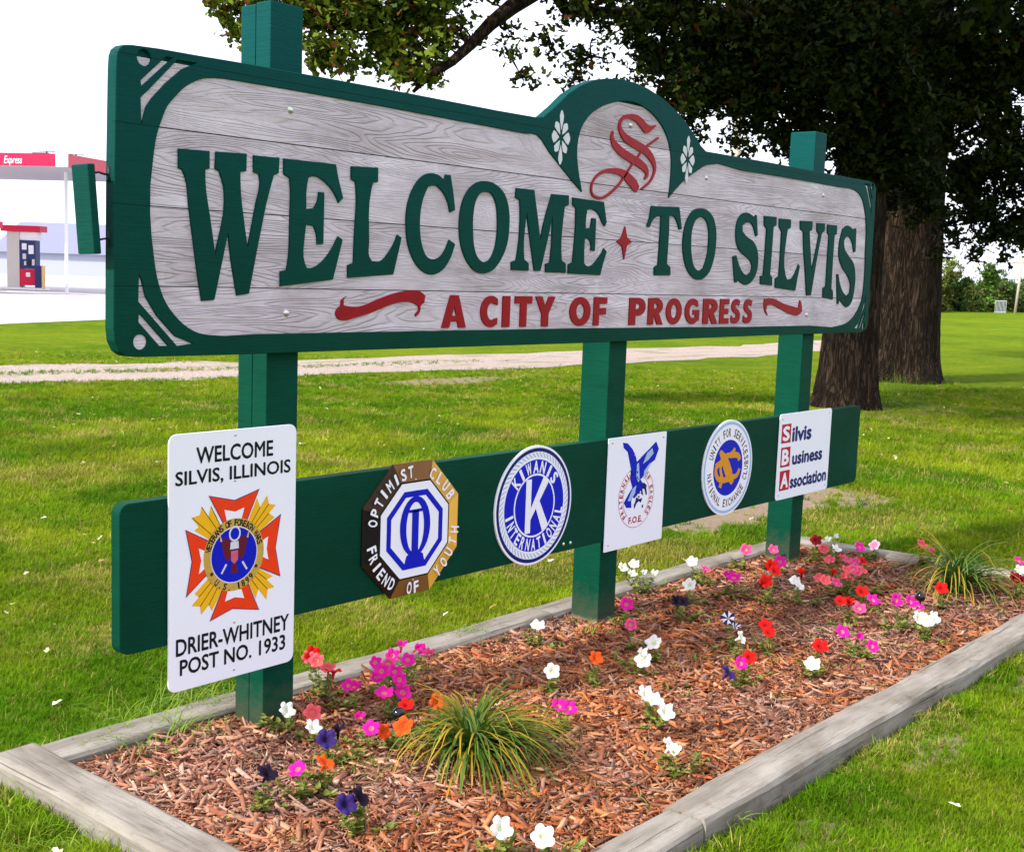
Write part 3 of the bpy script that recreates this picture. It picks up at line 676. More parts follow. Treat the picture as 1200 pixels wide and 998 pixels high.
# 1 veterans' post sign
P1 = empty('veterans_post_sign', (.445, -.006, .25), 'tall white metal sign with a red cross and gold rays emblem on the left post', 'sign')
mb = MB(); extrude(mb, [rrect(.184, .249, .704, 1.097, .03)], -.0080, -.0035, .0008); mb.build('plate', MWHT, P1)
Zv = (170, 480, 2.85); y_ = -.0086
def line(par, s, zo, x0, x1, yt0, yb0, yt1, yb1, mat, y=-.0086, bold=.02, spacing=1.0):
    a = zb(zo, x0, yb0); b = zb(zo, x1, yb1); c = zb(zo, x0, yt0); d = zb(zo, x1, yt1)
    mb = MB(); fit_text(mb, s, a[0], b[0], (a[1]+b[1])/2, (c[1]+d[1])/2, y, bold=bold, spacing=spacing); mb.build('lettering', mat, par)
line(P1, 'WELCOME', Zv, 173, 430, 126, 182, 100, 155, MBLK, bold=.022)
line(P1, 'SILVIS, ILLINOIS', Zv, 103, 488, 208, 262, 165, 218, MBLK, bold=.022)
line(P1, 'DRIER-WHITNEY', Zv, 105, 482, 770, 826, 680, 735, MBLK, bold=.022)
line(P1, 'POST NO. 1933', Zv, 118, 470, 835, 890, 750, 800, MBLK, bold=.022)
Ze = (210, 565, 5.87)
def polyset(par, name, zo, polys, mats, y, outline_w=0.0):
    mb = MB()
    for k, (pts, mi) in enumerate(polys):
        extrude(mb, [[zb(zo, *p) for p in pts]], y-.0001*mi, None, mi=mi)
    return mb.build(name, mats, par)
rays = [[(285,300),(262,235),(222,165),(205,240),(158,170),(148,225),(92,245),(140,310),(108,332),(220,400),(300,380)],
        [(480,260),(540,108),(562,170),(610,88),(622,148),(670,155),(622,212),(662,240),(560,335),(470,330)],
        [(480,690),(530,800),(548,735),(606,808),(612,735),(660,720),(606,668),(648,645),(548,590),(450,650)],
        [(300,740),(230,885),(208,845),(155,912),(148,855),(90,852),(140,790),(110,768),(215,650),(320,680)]]
for r in rays: polyset(P1, 'gold_ray', Ze, [(r, 0)], [MYEL], -.0086)
mb = MB()
for r in rays:   # dark lines between the rays
    cx0, cy0 = 382, 495
    for t in (2, 4, 6):
        if t < len(r)-1:
            a = zb(Ze, *r[t]); b = zb(Ze, (r[t][0]+cx0*1.6)/2.6, (r[t][1]+cy0*1.6)/2.6)
            add_ribbon(mb, [(a[0], a[1], 1), ((a[0]+b[0])/2, (a[1]+b[1])/2, 1), (b[0], b[1], 1)], .0011, -.0089, -.0088)
mb.build('ray_lines', MBLK, P1)
arms = [[(213,98),(385,128),(550,52),(462,275),(312,285)], [(52,335),(232,420),(225,600),(55,785),(95,545)], [(700,225),(663,450),(695,640),(540,578),(550,350)], [(220,950),(370,865),(548,872),(472,690),(305,735)]]
def grow(pts, k):
    L = [zb(Ze, *p) for p in pts]
    if area(L) < 0: L = L[::-1]
    return inset(L, -k)
mb = MB()
for a in arms: extrude(mb, [grow(a, .0030)], -.0090, None)
mb.build('cross_outline', MDBL, P1)
whites = [[(315,190),(390,202),(452,172),(430,258),(330,262)], [(138,455),(200,482),(195,580),(138,632),(155,540)], [(615,372),(605,460),(617,530),(562,505),(562,410)], [(318,820),(385,790),(450,795),(432,735),(338,745)]]
polyset(P1, 'red_cross', Ze, [(a, 0) for a in arms]+[(a, 1) for a in whites], [MORG, MWHT], -.0093)
cc = zb(Ze, 382, 495); ra = (zb(Ze, 382, 248)[1]-zb(Ze, 382, 745)[1])/2; cz0 = (zb(Ze, 382, 248)[1]+zb(Ze, 382, 745)[1])/2
mb = MB()
extrude(mb, [circle(cc[0], cz0, ra)], -.0098, None, mi=0); extrude(mb, [circle(cc[0], cz0, ra*.78)], -.0100, None, mi=1); extrude(mb, [circle(cc[0], cz0, ra*.75)], -.0102, None, mi=2)
mb.build('round_seal', [MGLD, MWPT, MBLU], P1)
mb = MB(); arc_text(mb, 'VETERANS OF FOREIGN WARS', cc[0], cz0, ra*.885, 168, 12, .022, .014, -.0101, .03); arc_text(mb, '* U.S. 1899 *', cc[0], cz0, ra*.885, 205, 335, .022, .014, -.0101, .03, bottom=True)
mb.build('seal_lettering', MBLK, P1)
eg = MB()
extrude(eg, [circle(cc[0]+.001, cz0+.072, .024, rz=.027), circle(cc[0]+.001, cz0+.072, .018, rz=.020)], -.0106, None, mi=0)
for s in (-1, 1):
    W = [(0, .045), (.014, .050), (.045, .066), (.052, .045), (.046, .012), (.036, -.012), (.026, -.02), (.016, -.005)]
    extrude(eg, [[(cc[0]+s*x, cz0+z) for x, z in W]], -.0105, None, mi=1)
    extrude(eg, [[(cc[0]+s*x, cz0+z) for x, z in [(.03, -.03), (.05, -.06), (.055, -.055), (.036, -.026)]]], -.0107, None, mi=0)
    extrude(eg, [[(cc[0]+s*x, cz0+z) for x, z in [(.05, .052), (.062, .085), (.057, .052)]]], -.0107, None, mi=3)
extrude(eg, [[(cc[0]+x, cz0+z) for x, z in [(-.016, .045), (.016, .045), (.018, .02), (-.018, .02)]]], -.0108, None, mi=0)
extrude(eg, [[(cc[0]+x, cz0+z) for x, z in [(-.015, .014), (.015, .014), (.014, -.018), (0, -.032), (-.014, -.018)]]], -.0108, None, mi=2)
extrude(eg, [[(cc[0]+x, cz0+z) for x, z in [(-.008, -.03), (.008, -.03), (.016, -.062), (-.016, -.062)]]], -.0107, None, mi=1)
eg.build('eagle_crest', [MWPT, plain('maroon_print', (.11, .008, .02), .5), MPNK, MYEL], P1)
rivets(P1, [(.443, 1.078), (.443, .925), (.445, .44), (.445, .275)], -.0082, .005)

# 2 optimist octagon: bevelled rim
ocx, ocz, orr = 1.2865, .6475, .265
P2 = empty('octagonal_plaque', (ocx, -.01, ocz-.25), 'octagonal plaque with a brown and gold rim and blue monogram on white', 'plaque')
oct_ = lambda r, a=22.5: [(ocx+r*math.cos(R_(a+45*k)), ocz+r*math.sin(R_(a+45*k))) for k in range(8)]
ro, ri = orr/math.cos(R_(22.5))*.985, orr/math.cos(R_(22.5))*.72
BR = [plain('shaded_bevel_print', tuple(q*1.12 for q in c), .45, var=.12, scale=9) for c in ((.72,.40,.06), (.50,.27,.05), (.16,.070,.018), (.035,.018,.010), (.008,.006,.006), (.020,.010,.007), (.18,.085,.02), (.66,.36,.05))]  # bevel shading, black left to gold right, is put into the facet colours
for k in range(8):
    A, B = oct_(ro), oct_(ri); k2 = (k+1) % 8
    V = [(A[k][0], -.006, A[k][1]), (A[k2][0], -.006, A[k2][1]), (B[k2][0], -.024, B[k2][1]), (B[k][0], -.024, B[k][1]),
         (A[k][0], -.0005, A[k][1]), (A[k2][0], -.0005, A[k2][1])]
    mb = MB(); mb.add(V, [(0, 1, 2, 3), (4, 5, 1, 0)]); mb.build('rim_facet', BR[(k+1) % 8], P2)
mb = MB(); extrude(mb, [oct_(ri*.998)], -.0242, None, mi=1); extrude(mb, [oct_(ri*.965)], -.0248, None, mi=0)
extrude(mb, [oct_(ri*.80), oct_(ri*.68)], -.0254, None, mi=2)
mb.build('face', [MWHT, MBLK, MBLU], P2)
mb = MB()
extrude(mb, [circle(ocx, ocz+.013, .083, 40, .118), circle(ocx, ocz+.008, .048, 40, .100)], -.0258, None)
mb.box((ocx-.018, -.0266, ocz-.115), (ocx+.018, -.0260, ocz+.075)); mb.box((ocx-.036, -.0266, ocz+.068), (ocx+.036, -.0260, ocz+.08))
extrude(mb, [[(ocx-.055, ocz-.13), (ocx+.055, ocz-.13), (ocx+.045, ocz-.10), (ocx+.018, ocz-.085), (ocx-.018, ocz-.085), (ocx-.045, ocz-.10)]], -.0264, None)
mb.build('monogram', MBLU, P2)
mb = MB(); rt = orr*.865
def on_rim(mb, s, a0, a1, bottom=False):
    arc_text(mb, s, ocx, ocz, rt, a0, a1, .046, .027, -.0225, .03, bottom=bottom)
on_rim(mb, 'OPTIMIST', 172, 92); on_rim(mb, 'CLUB', 72, 24); on_rim(mb, 'FRIEND', 188, 244, True); on_rim(mb, 'OF', 260, 279, True); on_rim(mb, 'YOUTH', 300, 358, True)
mb.build('lettering', MWHT, P2)
rivets(P2, [(ocx, ocz+.195), (ocx, ocz-.20)], -.0210, .005)

# 3 kiwanis disc
kx, kz = 2.036, .648
P3 = empty('round_plaque', (kx, -.008, kz-.26), 'round blue plaque with a rope border and a big white K on the crossboard', 'plaque')
mb = MB(); extrude(mb, [circle(kx, kz, .262, 64)], -.008, -.0005, .001, 0); mb.build('plate', MWHT, P3)
mb = MB()
extrude(mb, [circle(kx, kz, .252, 64), circle(kx, kz, .236, 64)], -.0084, None, mi=0)
extrude(mb, [circle(kx, kz, .208, 64)], -.0086, None, mi=1); extrude(mb, [circle(kx, kz, .202, 64)], -.0090, None, mi=2)
extrude(mb, [circle(kx, kz, .140, 48), circle(kx, kz, .132, 48)], -.0094, None, mi=1)
mb.build('disc_rings', [MDBL, MWHT, MBLU], P3)
mb = MB()
for i in range(60):   # twisted rope border
    a = R_(i*6)
    for j in (0, 1):
        r0, r1 = .212, .233
        p = [(kx+r0*math.cos(a), kz+r0*math.sin(a)), (kx+r1*math.cos(a+.09), kz+r1*math.sin(a+.09)), (kx+r1*math.cos(a+.125), kz+r1*math.sin(a+.125)), (kx+r0*math.cos(a+.035), kz+r0*math.sin(a+.035))]
    extrude(mb, [p], -.0088, None)
mb.build('rope_border', MLBL, P3)
mb = MB()
mb.box((kx-.062, -.0102, kz-.118), (kx-.026, -.0098, kz+.118))
extrude(mb, [[(kx-.028, kz-.012), (kx+.055, kz+.122), (kx+.092, kz+.098), (kx-.028, kz-.062)]], -.0104, None)
extrude(mb, [[(kx-.004, kz+.012), (kx+.022, kz+.034), (kx+.096, kz-.094), (kx+.058, kz-.122)]], -.0106, None)
mb.build('letter', MWHT, P3)
mb = MB(); arc_text(mb, 'KIWANIS', kx, kz, .171, 148, 32, .054, .036, -.0098, .035); arc_text(mb, 'INTERNATIONAL', kx, kz, .171, 186, 354, .052, .028, -.0098, .03, bottom=True)
mb.build('lettering', MWHT, P3)

# 4 eagles sheet
P4 = empty('lodge_sign', (2.81, -.008, .36), 'white sign with a blue flying eagle and a red ring on the middle post', 'sign')
mb = MB(); extrude(mb, [rrect(2.568, .358, 3.056, .897, .006, 2)], -.0065, -.0035, .0006); mb.build('plate', MWHT, P4)
Zf = (700, 500, 6.43)
fcx, fcz = zb(Zf, 300, 530)
rz_ = .165
mb = MB()
def arcband(mb, r0, r1, a0, a1, y, mi=0, n=24):
    V = []; Fc = []
    for i in range(n+1):
        a = R_(a0+(a1-a0)*i/n); V += [(fcx+r0*math.cos(a), y, fcz+r0*math.sin(a)), (fcx+r1*math.cos(a), y, fcz+r1*math.sin(a))]
    for i in range(n): Fc.append((2*i, 2*i+1, 2*i+3, 2*i+2))
    mb.add(V, Fc, mi)
for a0, a1 in ((100, 232), (-52, 62)):
    arcband(mb, .108, .111, a0, a1, -.0070); arcband(mb, .146, .149, a0, a1, -.0070)
arcband(mb, .146, .149, 232, 308, -.0070)
mb.build('ring', MPNK, P4)
mb = MB(); arc_text(mb, 'FRATERNAL', fcx, fcz, .129, 228, 118, .026, .018, -.0072, .03); arc_text(mb, 'OF EAGLES', fcx, fcz, .129, 58, -48, .026, .018, -.0072, .03)
mb.build('ring_lettering', MCRD, P4)
a = zb(Zf, 240, 735); b = zb(Zf, 340, 720); c_ = zb(Zf, 240, 685)
mb = MB(); fit_text(mb, 'F.O.E.', a[0], b[0], a[1], c_[1], -.0072, bold=.03); mb.build('lettering', MCRD, P4)
eag = [([(200,120),(235,125),(270,165),(295,215),(305,265),(350,215),(400,165),(450,110),(470,165),(440,250),(400,280),(370,330),(345,385),(330,395),(350,425),(335,480),(300,520),(285,540),(270,530),(262,560),(262,610),(225,612),(205,575),(240,510),(270,460),(255,400),(260,320),(245,240),(235,190),(205,160)], 0),
       ([(340,430),(358,420),(378,440),(375,460),(380,510),(370,512),(362,470),(345,465),(352,520),(335,500)], 1),
       ([(300,530),(320,545),(345,535),(335,570),(318,560),(300,580),(285,620),(280,590),(290,570)], 1), ([(340,590),(352,585),(350,608),(340,608)], 1),
       ([(305,280),(320,270),(325,400),(315,420),(300,380)], 2), ([(270,470),(300,440),(290,500),(255,560),(235,560)], 2), ([(380,200),(420,160),(430,200),(390,250),(350,280)], 2),
       ([(360,330),(400,275),(415,270),(375,345),(352,390)], 3)]
polyset(P4, 'eagle', Zf, eag, [MBLU, MDBL, MLBL, MLBL], -.0074)
bm_ = MB()
for i in range(26):
    x = 245+random.random()*70; y = 300+random.random()*220; w = 3+random.random()*5
    p = [zb(Zf, x, y), zb(Zf, x+w*2, y+w), zb(Zf, x+w, y+w*3)]; extrude(bm_, [p], -.0079, None)
bm_.build('feather_marks', MDBL, P4)
rivets(P4, [(2.60, .875), (3.03, .872), (2.79, .80), (2.60, .39)], -.0066, .006)

# 5 exchange club
ex, ez = 3.6655, .656
P5 = empty('round_plaque', (ex, -.008, ez-.25), 'round white plaque with a gold monogram on a blue centre near the right post', 'plaque')
mb = MB(); extrude(mb, [circle(ex, ez, .256, 64)], -.008, -.0005, .001, 0); mb.build('plate', MWHT, P5)
mb = MB(); extrude(mb, [circle(ex, ez, .246, 64), circle(ex, ez, .231, 64)], -.0084, None, mi=0); extrude(mb, [circle(ex, ez, .150, 48)], -.0084, None, mi=1)
mb.build('disc_rings', [MLBL, MBLU], P5)
mb = MB(); arc_text(mb, 'UNITY FOR SERVICE', ex, ez, .190, 163, 17, .044, .021, -.0086, .02); arc_text(mb, 'NATIONAL EXCHANGE CLUBS', ex, ez, .190, 184, 376, .042, .021, -.0086, .02, bottom=True)
mb.build('lettering', plain('brown_print', (.09, .05, .05), .5), P5)
Zx = (815, 485, 7.98); mb = MB()
def zx(pts): return [(*zb(Zx, x, y), w) for x, y, w in pts]
add_ribbon(mb, zx([(235,350,8),(262,400,20),(290,470,28),(318,560,28),(350,645,12)]), .0012, -.0094, -.0090)
add_ribbon(mb, zx([(375,320,8),(345,375,14),(300,400,8),(240,500,8),(250,600,12),(232,690,12)]), .0012, -.0092, -.0090)
add_ribbon(mb, zx([(415,430,14),(400,385,14),(340,385,14),(285,395,12),(240,450,12),(190,480,6)]), .0011, -.0096, -.0090)
add_ribbon(mb, zx([(240,470,12),(200,500,12),(195,560,13),(215,605,13),(260,620,14),(330,600,14),(390,570,12),(415,510,10)]), .0011, -.0098, -.0090)
mb.build('monogram', MOCH, P5)

# 6 business association
P6 = empty('business_association_sign', (4.53, -.008, .41), 'white rectangular sign with three red boxed initials and blue words on the right post', 'sign')
mb = MB(); extrude(mb, [rrect(4.213, .410, 4.862, .905, .022)], -.0065, -.0035, .0008); mb.build('plate', MWHT, P6)
Zq = (905, 470, 7.98)
for word, ini, bx, tx in (('ilvis', 'S', (90, 178, 222, 400, 205, 382), (190, 372, 240, 385, 205, 348)), ('usiness', 'B', (80, 168, 440, 625, 430, 610), (190, 472, 478, 600, 425, 530)), ('ssociation', 'A', (68, 160, 660, 845, 650, 832), (168, 508, 700, 820, 610, 722))):
    x0, x1, t0, b0, t1, b1 = bx
    A = zb(Zq, x0, b0); B = zb(Zq, x1, b1); Cq = zb(Zq, x0, t0)
    mb = MB(); w0, w1, h0, h1 = A[0], B[0], A[1], Cq[1]
    extrude(mb, [rrect(w0, h0, w1, h1, .001, 1)], -.0068, None, mi=0); fit_text(mb, ini, w0+.014, w1-.014, h0+.012, h1-.012, -.0074, bold=.04, mi=1)
    mb.build('initial', [MCRD, MWHT], P6)
    x0, x1, t0, b0, t1, b1 = tx; A = zb(Zq, x0, b0); B = zb(Zq, x1, b1); Cq = zb(Zq, x0, t0)
    mb = MB(); fit_text(mb, word, A[0], B[0], A[1], Cq[1], -.0070, bold=.04); mb.build('lettering', MDBL, P6)
rivets(P6, [(4.25, .875), (4.83, .88), (4.25, .44), (4.83, .44)], -.0066, .006)

def vnoise(x, y, s, seed):
    x = x*s+seed*17.3; y = y*s+seed*9.1; xi = np.floor(x); yi = np.floor(y); fx_ = x-xi; fy_ = y-yi; fx_ = fx_*fx_*(3-2*fx_); fy_ = fy_*fy_*(3-2*fy_)
    h = lambda a, b: np.modf(np.abs(np.sin(a*127.1+b*311.7+seed)*43758.5453))[0]
    return (h(xi, yi)*(1-fx_)+h(xi+1, yi)*fx_)*(1-fy_)+(h(xi, yi+1)*(1-fx_)+h(xi+1, yi+1)*fx_)*fy_

# ================================================================== FLOWER BED
def timber(label, p0, p1, wid, z1=.03, h=.14, seed=0, jog=0):
    rr = random.Random(seed); p0 = Vector(p0); p1 = Vector(p1); L = (p1-p0).length; d = (p1-p0).normalized(); n = Vector((-d.y, d.x))
    o = empty if False else None
    prof = [(-.5, 0), (-.5, .86), (-.44, .97), (-.36, 1), (.36, 1), (.44, .97), (.5, .86), (.5, 0)]
    ns = max(6, int(L/.12)); V = []; ph = [rr.uniform(0, 6) for _ in range(6)]
    for i in range(ns+1):
        t = i/ns*L
        for j, (a, b) in enumerate(prof):
            w = wid*(1+.02*math.sin(t*3.1+ph[0])); off = .004*math.sin(t*1.7+ph[1])+.002*math.sin(t*7+ph[2]+j)
            q = p0*0 + Vector((t, a*w+off))
            V.append((q.x, q.y, -h+b*h + (0.004*math.sin(t*2.3+ph[3])+.0022*math.sin(t*11+ph[4]+j*1.3)+rr.uniform(-.0012, .0012))*(b > .5)))
    m = len(prof); Fc = [(i*m+j, (i+1)*m+j, (i+1)*m+j+1, i*m+j+1) for i in range(ns) for j in range(m-1)]
    Fc += [tuple(range(m)), tuple(ns*m+j for j in range(m))[::-1]]
    me = mesh('timber', V, Fc)
    ob = link('landscape_timber', me, MTI, loc=(p0.x, p0.y, z1)); ob.rotation_euler = (0, 0, math.atan2(d.y, d.x))
    tag(ob, label, 'timber', 'timbers edging the flower bed'); return ob
timber('grey landscape timber along the front edge of the bed, the short piece nearest the camera', (-.21, -1.46), (1.03, -1.45), .155, .030, seed=1)
timber('long grey landscape timber along the front edge of the bed towards the right', (1.036, -1.447), (5.42, -1.47), .158, .035, seed=2)
timber('pale landscape timber closing the left end of the bed', (-.118, -1.37), (-.125, .40), .165, .034, seed=3)
timber('landscape timber along the back edge of the bed behind the left post', (-.04, .325), (2.52, .325), .155, .024, seed=4)
timber('landscape timber along the back edge of the bed behind the right post', (2.526, .325), (4.98, .315), .155, .024, seed=5)
timber('landscape timber closing the far right end of the bed', (5.09, .39), (5.28, -1.39), .15, .022, seed=6)

def bedz(x, y): return .004*math.sin(x*2.2)*math.cos(y*3)+.012*math.sin(x*1.1+.5)*math.sin((y+1.4)*1.9) - .012
V = []; nx, ny = 90, 30
for j in range(ny+1):
    for i in range(nx+1):
        x = -.05+5.2*i/nx; y = -1.395+1.66*j/ny
        V.append((x, y, bedz(x, y)+random.uniform(-.004, .004)))
o = link('mulch_bed', mesh('mulch', V, [(j*(nx+1)+i, j*(nx+1)+i+1, (j+1)*(nx+1)+i+1, (j+1)*(nx+1)+i) for j in range(ny) for i in range(nx)], True), mulch_soil_mat())
tag(o, 'brown mulched soil of the flower bed inside the timbers', kind='structure')
def chips(n):
    pal = np.array([(.42, .19, .095), (.50, .27, .15), (.30, .12, .06), (.58, .38, .25), (.36, .22, .17), (.46, .33, .29), (.20, .075, .04), (.62, .47, .35), (.52, .22, .09), (.40, .28, .26), (.48,.16,.07)])
    wgt = np.array([5, 4, 4, 2.4, 3, 2.6, 3, 1.2, 3, 2, 2.5]); wgt /= wgt.sum()
    # more and finer chips near the camera
    x = RNG.uniform(-.03, 5.08, n*2); y = RNG.uniform(-1.37, .235, n*2)
    d = np.hypot(x-CX, y-CY); keep = RNG.random(n*2) < np.clip(4.2/d, .25, 1)**1.4; x = x[keep][:n]; y = y[keep][:n]; n = len(x)
    big = RNG.random(n) < .16; L = np.where(big, RNG.gamma(4, .012, n)+.02, RNG.gamma(3, .0085, n)+.008); L = np.clip(L, .010, .13)*.5; W = L*np.where(big, RNG.uniform(.10, .30, n), RNG.uniform(.04, .14, n)); T = W*RNG.uniform(.3, .8, n)
    W = np.clip(W, .0009, .0085); T = np.clip(T, .0008, .003)
    yaw = RNG.uniform(0, math.tau, n); pit = RNG.normal(0, .28, n); rol = RNG.normal(0, .5, n)
    z = np.array([bedz(a, b) for a, b in zip(x, y)]) + RNG.uniform(.001, .016, n)
    corners = np.array([(-1, -.7, -1), (1, -1, -1), (.85, 1, -1), (-1.05, .6, -1), (-.9, -.8, 1), (1.05, -.7, 1), (.9, .8, 1), (-1, .9, 1)], dtype=float)
    P = corners[None]*(1+RNG.normal(0, .12, (n, 8, 3))); P = P*np.stack([L, W, T], 1)[:, None, :]
    cr_, sr = np.cos(rol), np.sin(rol); cp, sp = np.cos(pit), np.sin(pit); cy, sy = np.cos(yaw), np.sin(yaw)
    Y = P[..., 1]*cr_[:, None]-P[..., 2]*sr[:, None]; Zz = P[..., 1]*sr[:, None]+P[..., 2]*cr_[:, None]; X = P[..., 0]
    X2 = X*cp[:, None]+Zz*sp[:, None]; Z2 = -X*sp[:, None]+Zz*cp[:, None]
    X3 = X2*cy[:, None]-Y*sy[:, None]; Y3 = X2*sy[:, None]+Y*cy[:, None]
    Vv = np.stack([X3+x[:, None], Y3+y[:, None], Z2+z[:, None]], -1).reshape(-1, 3)
    q = np.array([(0, 3, 2, 1), (4, 5, 6, 7), (0, 1, 5, 4), (1, 2, 6, 5), (2, 3, 7, 6), (3, 0, 4, 7)])
    idx = (np.arange(n)[:, None, None]*8+q[None]).reshape(-1, 4)
    c = pal[RNG.choice(len(pal), n, p=wgt)]*np.array((.84, .63, .48))*RNG.uniform(.45, 1.25, (n, 1)); pm = np.clip((vnoise(x, y, 2.3, 4)*.6+vnoise(x, y, 7, 6)*.4-.42)*3, 0, 1)[:, None]; gry = c.mean(1, keepdims=True)*np.array((1.30, 1.02, .95)); c = c*(1-.35*pm)+gry*.35*pm; c *= .85+.35*vnoise(x, y, 4.5, 9)[:, None]; c = np.repeat(c, 8, 0)
    ob = link('wood_chips', fastmesh('wood_chips', Vv, 4, len(idx), c, idx), tint_mat('wood_chip', .85, bumps=.4))
    tag(ob, 'shredded red-brown and grey wood chip mulch covering the flower bed', kind='stuff')
chips(60000)

# ------------------------------------------------------------------ petunias
def bloom_mesh(name, r=.031, ruff=.004):
    rr = random.Random(name); n = 30; V = [(0, 0, -.010)]; Fc = []
    for j, (f, z) in enumerate(((.16, -.006), (.42, .002), (.75, .0065), (1.0, .0055))):
        for k in range(n):
            a = k*math.tau/n; lobe = 1-.20*abs(math.cos(2.5*a))**6*(f > .3) - .04*(1-abs(math.sin(2.5*a)))
            q = r*f*lobe*(1+rr.uniform(-.03, .03)*f)
            V.append((q*math.cos(a), q*math.sin(a), z+ruff*f*f*math.sin(a*7+j)*rr.uniform(.5, 1.2)-.003*f*math.cos(5*a)))
    Fc += [(0, 1+k, 1+(k+1) % n) for k in range(n)]
    for j in range(3): Fc += [(1+j*n+k, 1+(j+1)*n+k, 1+(j+1)*n+(k+1) % n, 1+j*n+(k+1) % n) for k in range(n)]
    if name.endswith('_2'): V = [(x*.62*(1+.25*math.sin(3*math.atan2(y, x))), y*.55, z+math.hypot(x, y)*.75) for x, y, z in V]
    # tube under the bloom
    b = len(V); m = 8
    for j, (rad, z) in enumerate(((.006, -.004), (.003, -.028))): V += [(rad*math.cos(k*math.tau/m), rad*math.sin(k*math.tau/m), z) for k in range(m)]
    Fc += [(b+k, b+(k+1) % m, b+m+(k+1) % m, b+m+k) for k in range(m)]
    return mesh(name, V, Fc, True)
PM = {'m': petal_mat('magenta_petal', (.78, .012, .36), (.66, .01, .30), (.70, .45, .10)),
      'p': petal_mat('pink_petal', (.84, .09, .30), (.62, .04, .16), (.75, .5, .3)),
      's': petal_mat('salmon_petal', (.85, .13, .16), (.70, .06, .09), (.75, .35, .2)),
      'r': petal_mat('red_petal', (.72, .010, .008), (.55, .006, .006), (.15, .01, .01)),
      'o': petal_mat('orange_petal', (.80, .10, .012), (.7, .07, .01), (.5, .15, .02)),
      'd': petal_mat('dark_red_petal', (.22, .004, .012), (.14, .004, .01), (.03, .002, .002)),
      'w': petal_mat('white_petal', (.86, .86, .84), (.82, .84, .74), (.62, .66, .22)),
      'u': petal_mat('purple_petal', (.045, .022, .17), (.025, .013, .10), (.01, .005, .03)),
      'k': petal_mat('black_petal', (.018, .010, .030), (.010, .006, .015), (.004, .003, .006)),
      'l': petal_mat('pale_pink_petal', (.82, .52, .70), (.75, .2, .45), (.7, .6, .3)),
      'x': petal_mat('striped_petal', (.8, .8, .85), (.1, .05, .2), (.6, .6, .5), True)}
BM = {}
for k in PM:
    for v in range(3):
        me = bloom_mesh('bloom_%s_%d' % (k, v)); me.materials.append(PM[k]); BM[k, v] = me
MLEAF = tint_mat('petunia_foliage', .6, .25, .3)
def foliage(base, tops, seed, nleaf=26, spread=.07, hgt=.09):
    rr = random.Random(seed); V = []; Fc = []; Cq = []
    tgt = [Vector(t) for t in tops] + [Vector((base[0]+rr.uniform(-1, 1)*spread, base[1]+rr.uniform(-1, 1)*spread, base[2]+rr.uniform(.3, 1)*hgt)) for _ in range(4)]
    b0 = Vector(base); paths = []
    for t in tgt:
        c1 = b0.lerp(t, .5)+Vector((rr.uniform(-.02, .02), rr.uniform(-.02, .02), -.012)); paths.append((b0, c1, t))
        pts = [b0*(1-s)**2+c1*2*s*(1-s)+t*s*s for s in (0, .33, .66, 1)]
        mb = MB(); mb.tube(pts, [.0022, .002, .0017, .0014], 4, cap=False)
        o = len(V); V += mb.v; Fc += [tuple(o+i for i in f) for f in mb.f]; Cq += [(.17, .22, .04)]*len(mb.v)
    for _ in range(nleaf):
        b_, c1, t = rr.choice(paths); s = rr.uniform(.05, .93); p = b_*(1-s)**2+c1*2*s*(1-s)+t*s*s
        a = rr.uniform(0, math.tau); el = rr.uniform(-.2, .8); L = rr.uniform(.013, .032); w = L*rr.uniform(.22, .38)
        d = Vector((math.cos(a)*math.cos(el), math.sin(a)*math.cos(el), math.sin(el))); sd = d.cross(Vector((0, 0, 1))).normalized(); up = sd.cross(d)
        o = len(V)
        for q in (p, p+d*L*.35+sd*w, p+d*L*.75+sd*w*.8, p+d*L, p+d*L*.75-sd*w*.8, p+d*L*.35-sd*w, p+d*L*.5-up*w*.3): V.append(tuple(q))
        Fc += [(o, o+1, o+6), (o+1, o+2, o+6), (o+2, o+3, o+6), (o+3, o+4, o+6), (o+4, o+5, o+6), (o+5, o, o+6)]
        g_ = rr.random(); c = (.10+.15*g_, .155+.11*g_, .018+.03*g_) if rr.random() > .12 else (.34, .20, .05)
        k = rr.uniform(.75, 1.15); Cq += [tuple(x*k for x in c)]*7
    me = mesh('foliage', V, Fc); a = me.color_attributes.new('tint', 'FLOAT_COLOR', 'POINT')
    a.data.foreach_set('color', np.array([(*c, 1) for c in Cq], dtype=np.float32).ravel()); return me
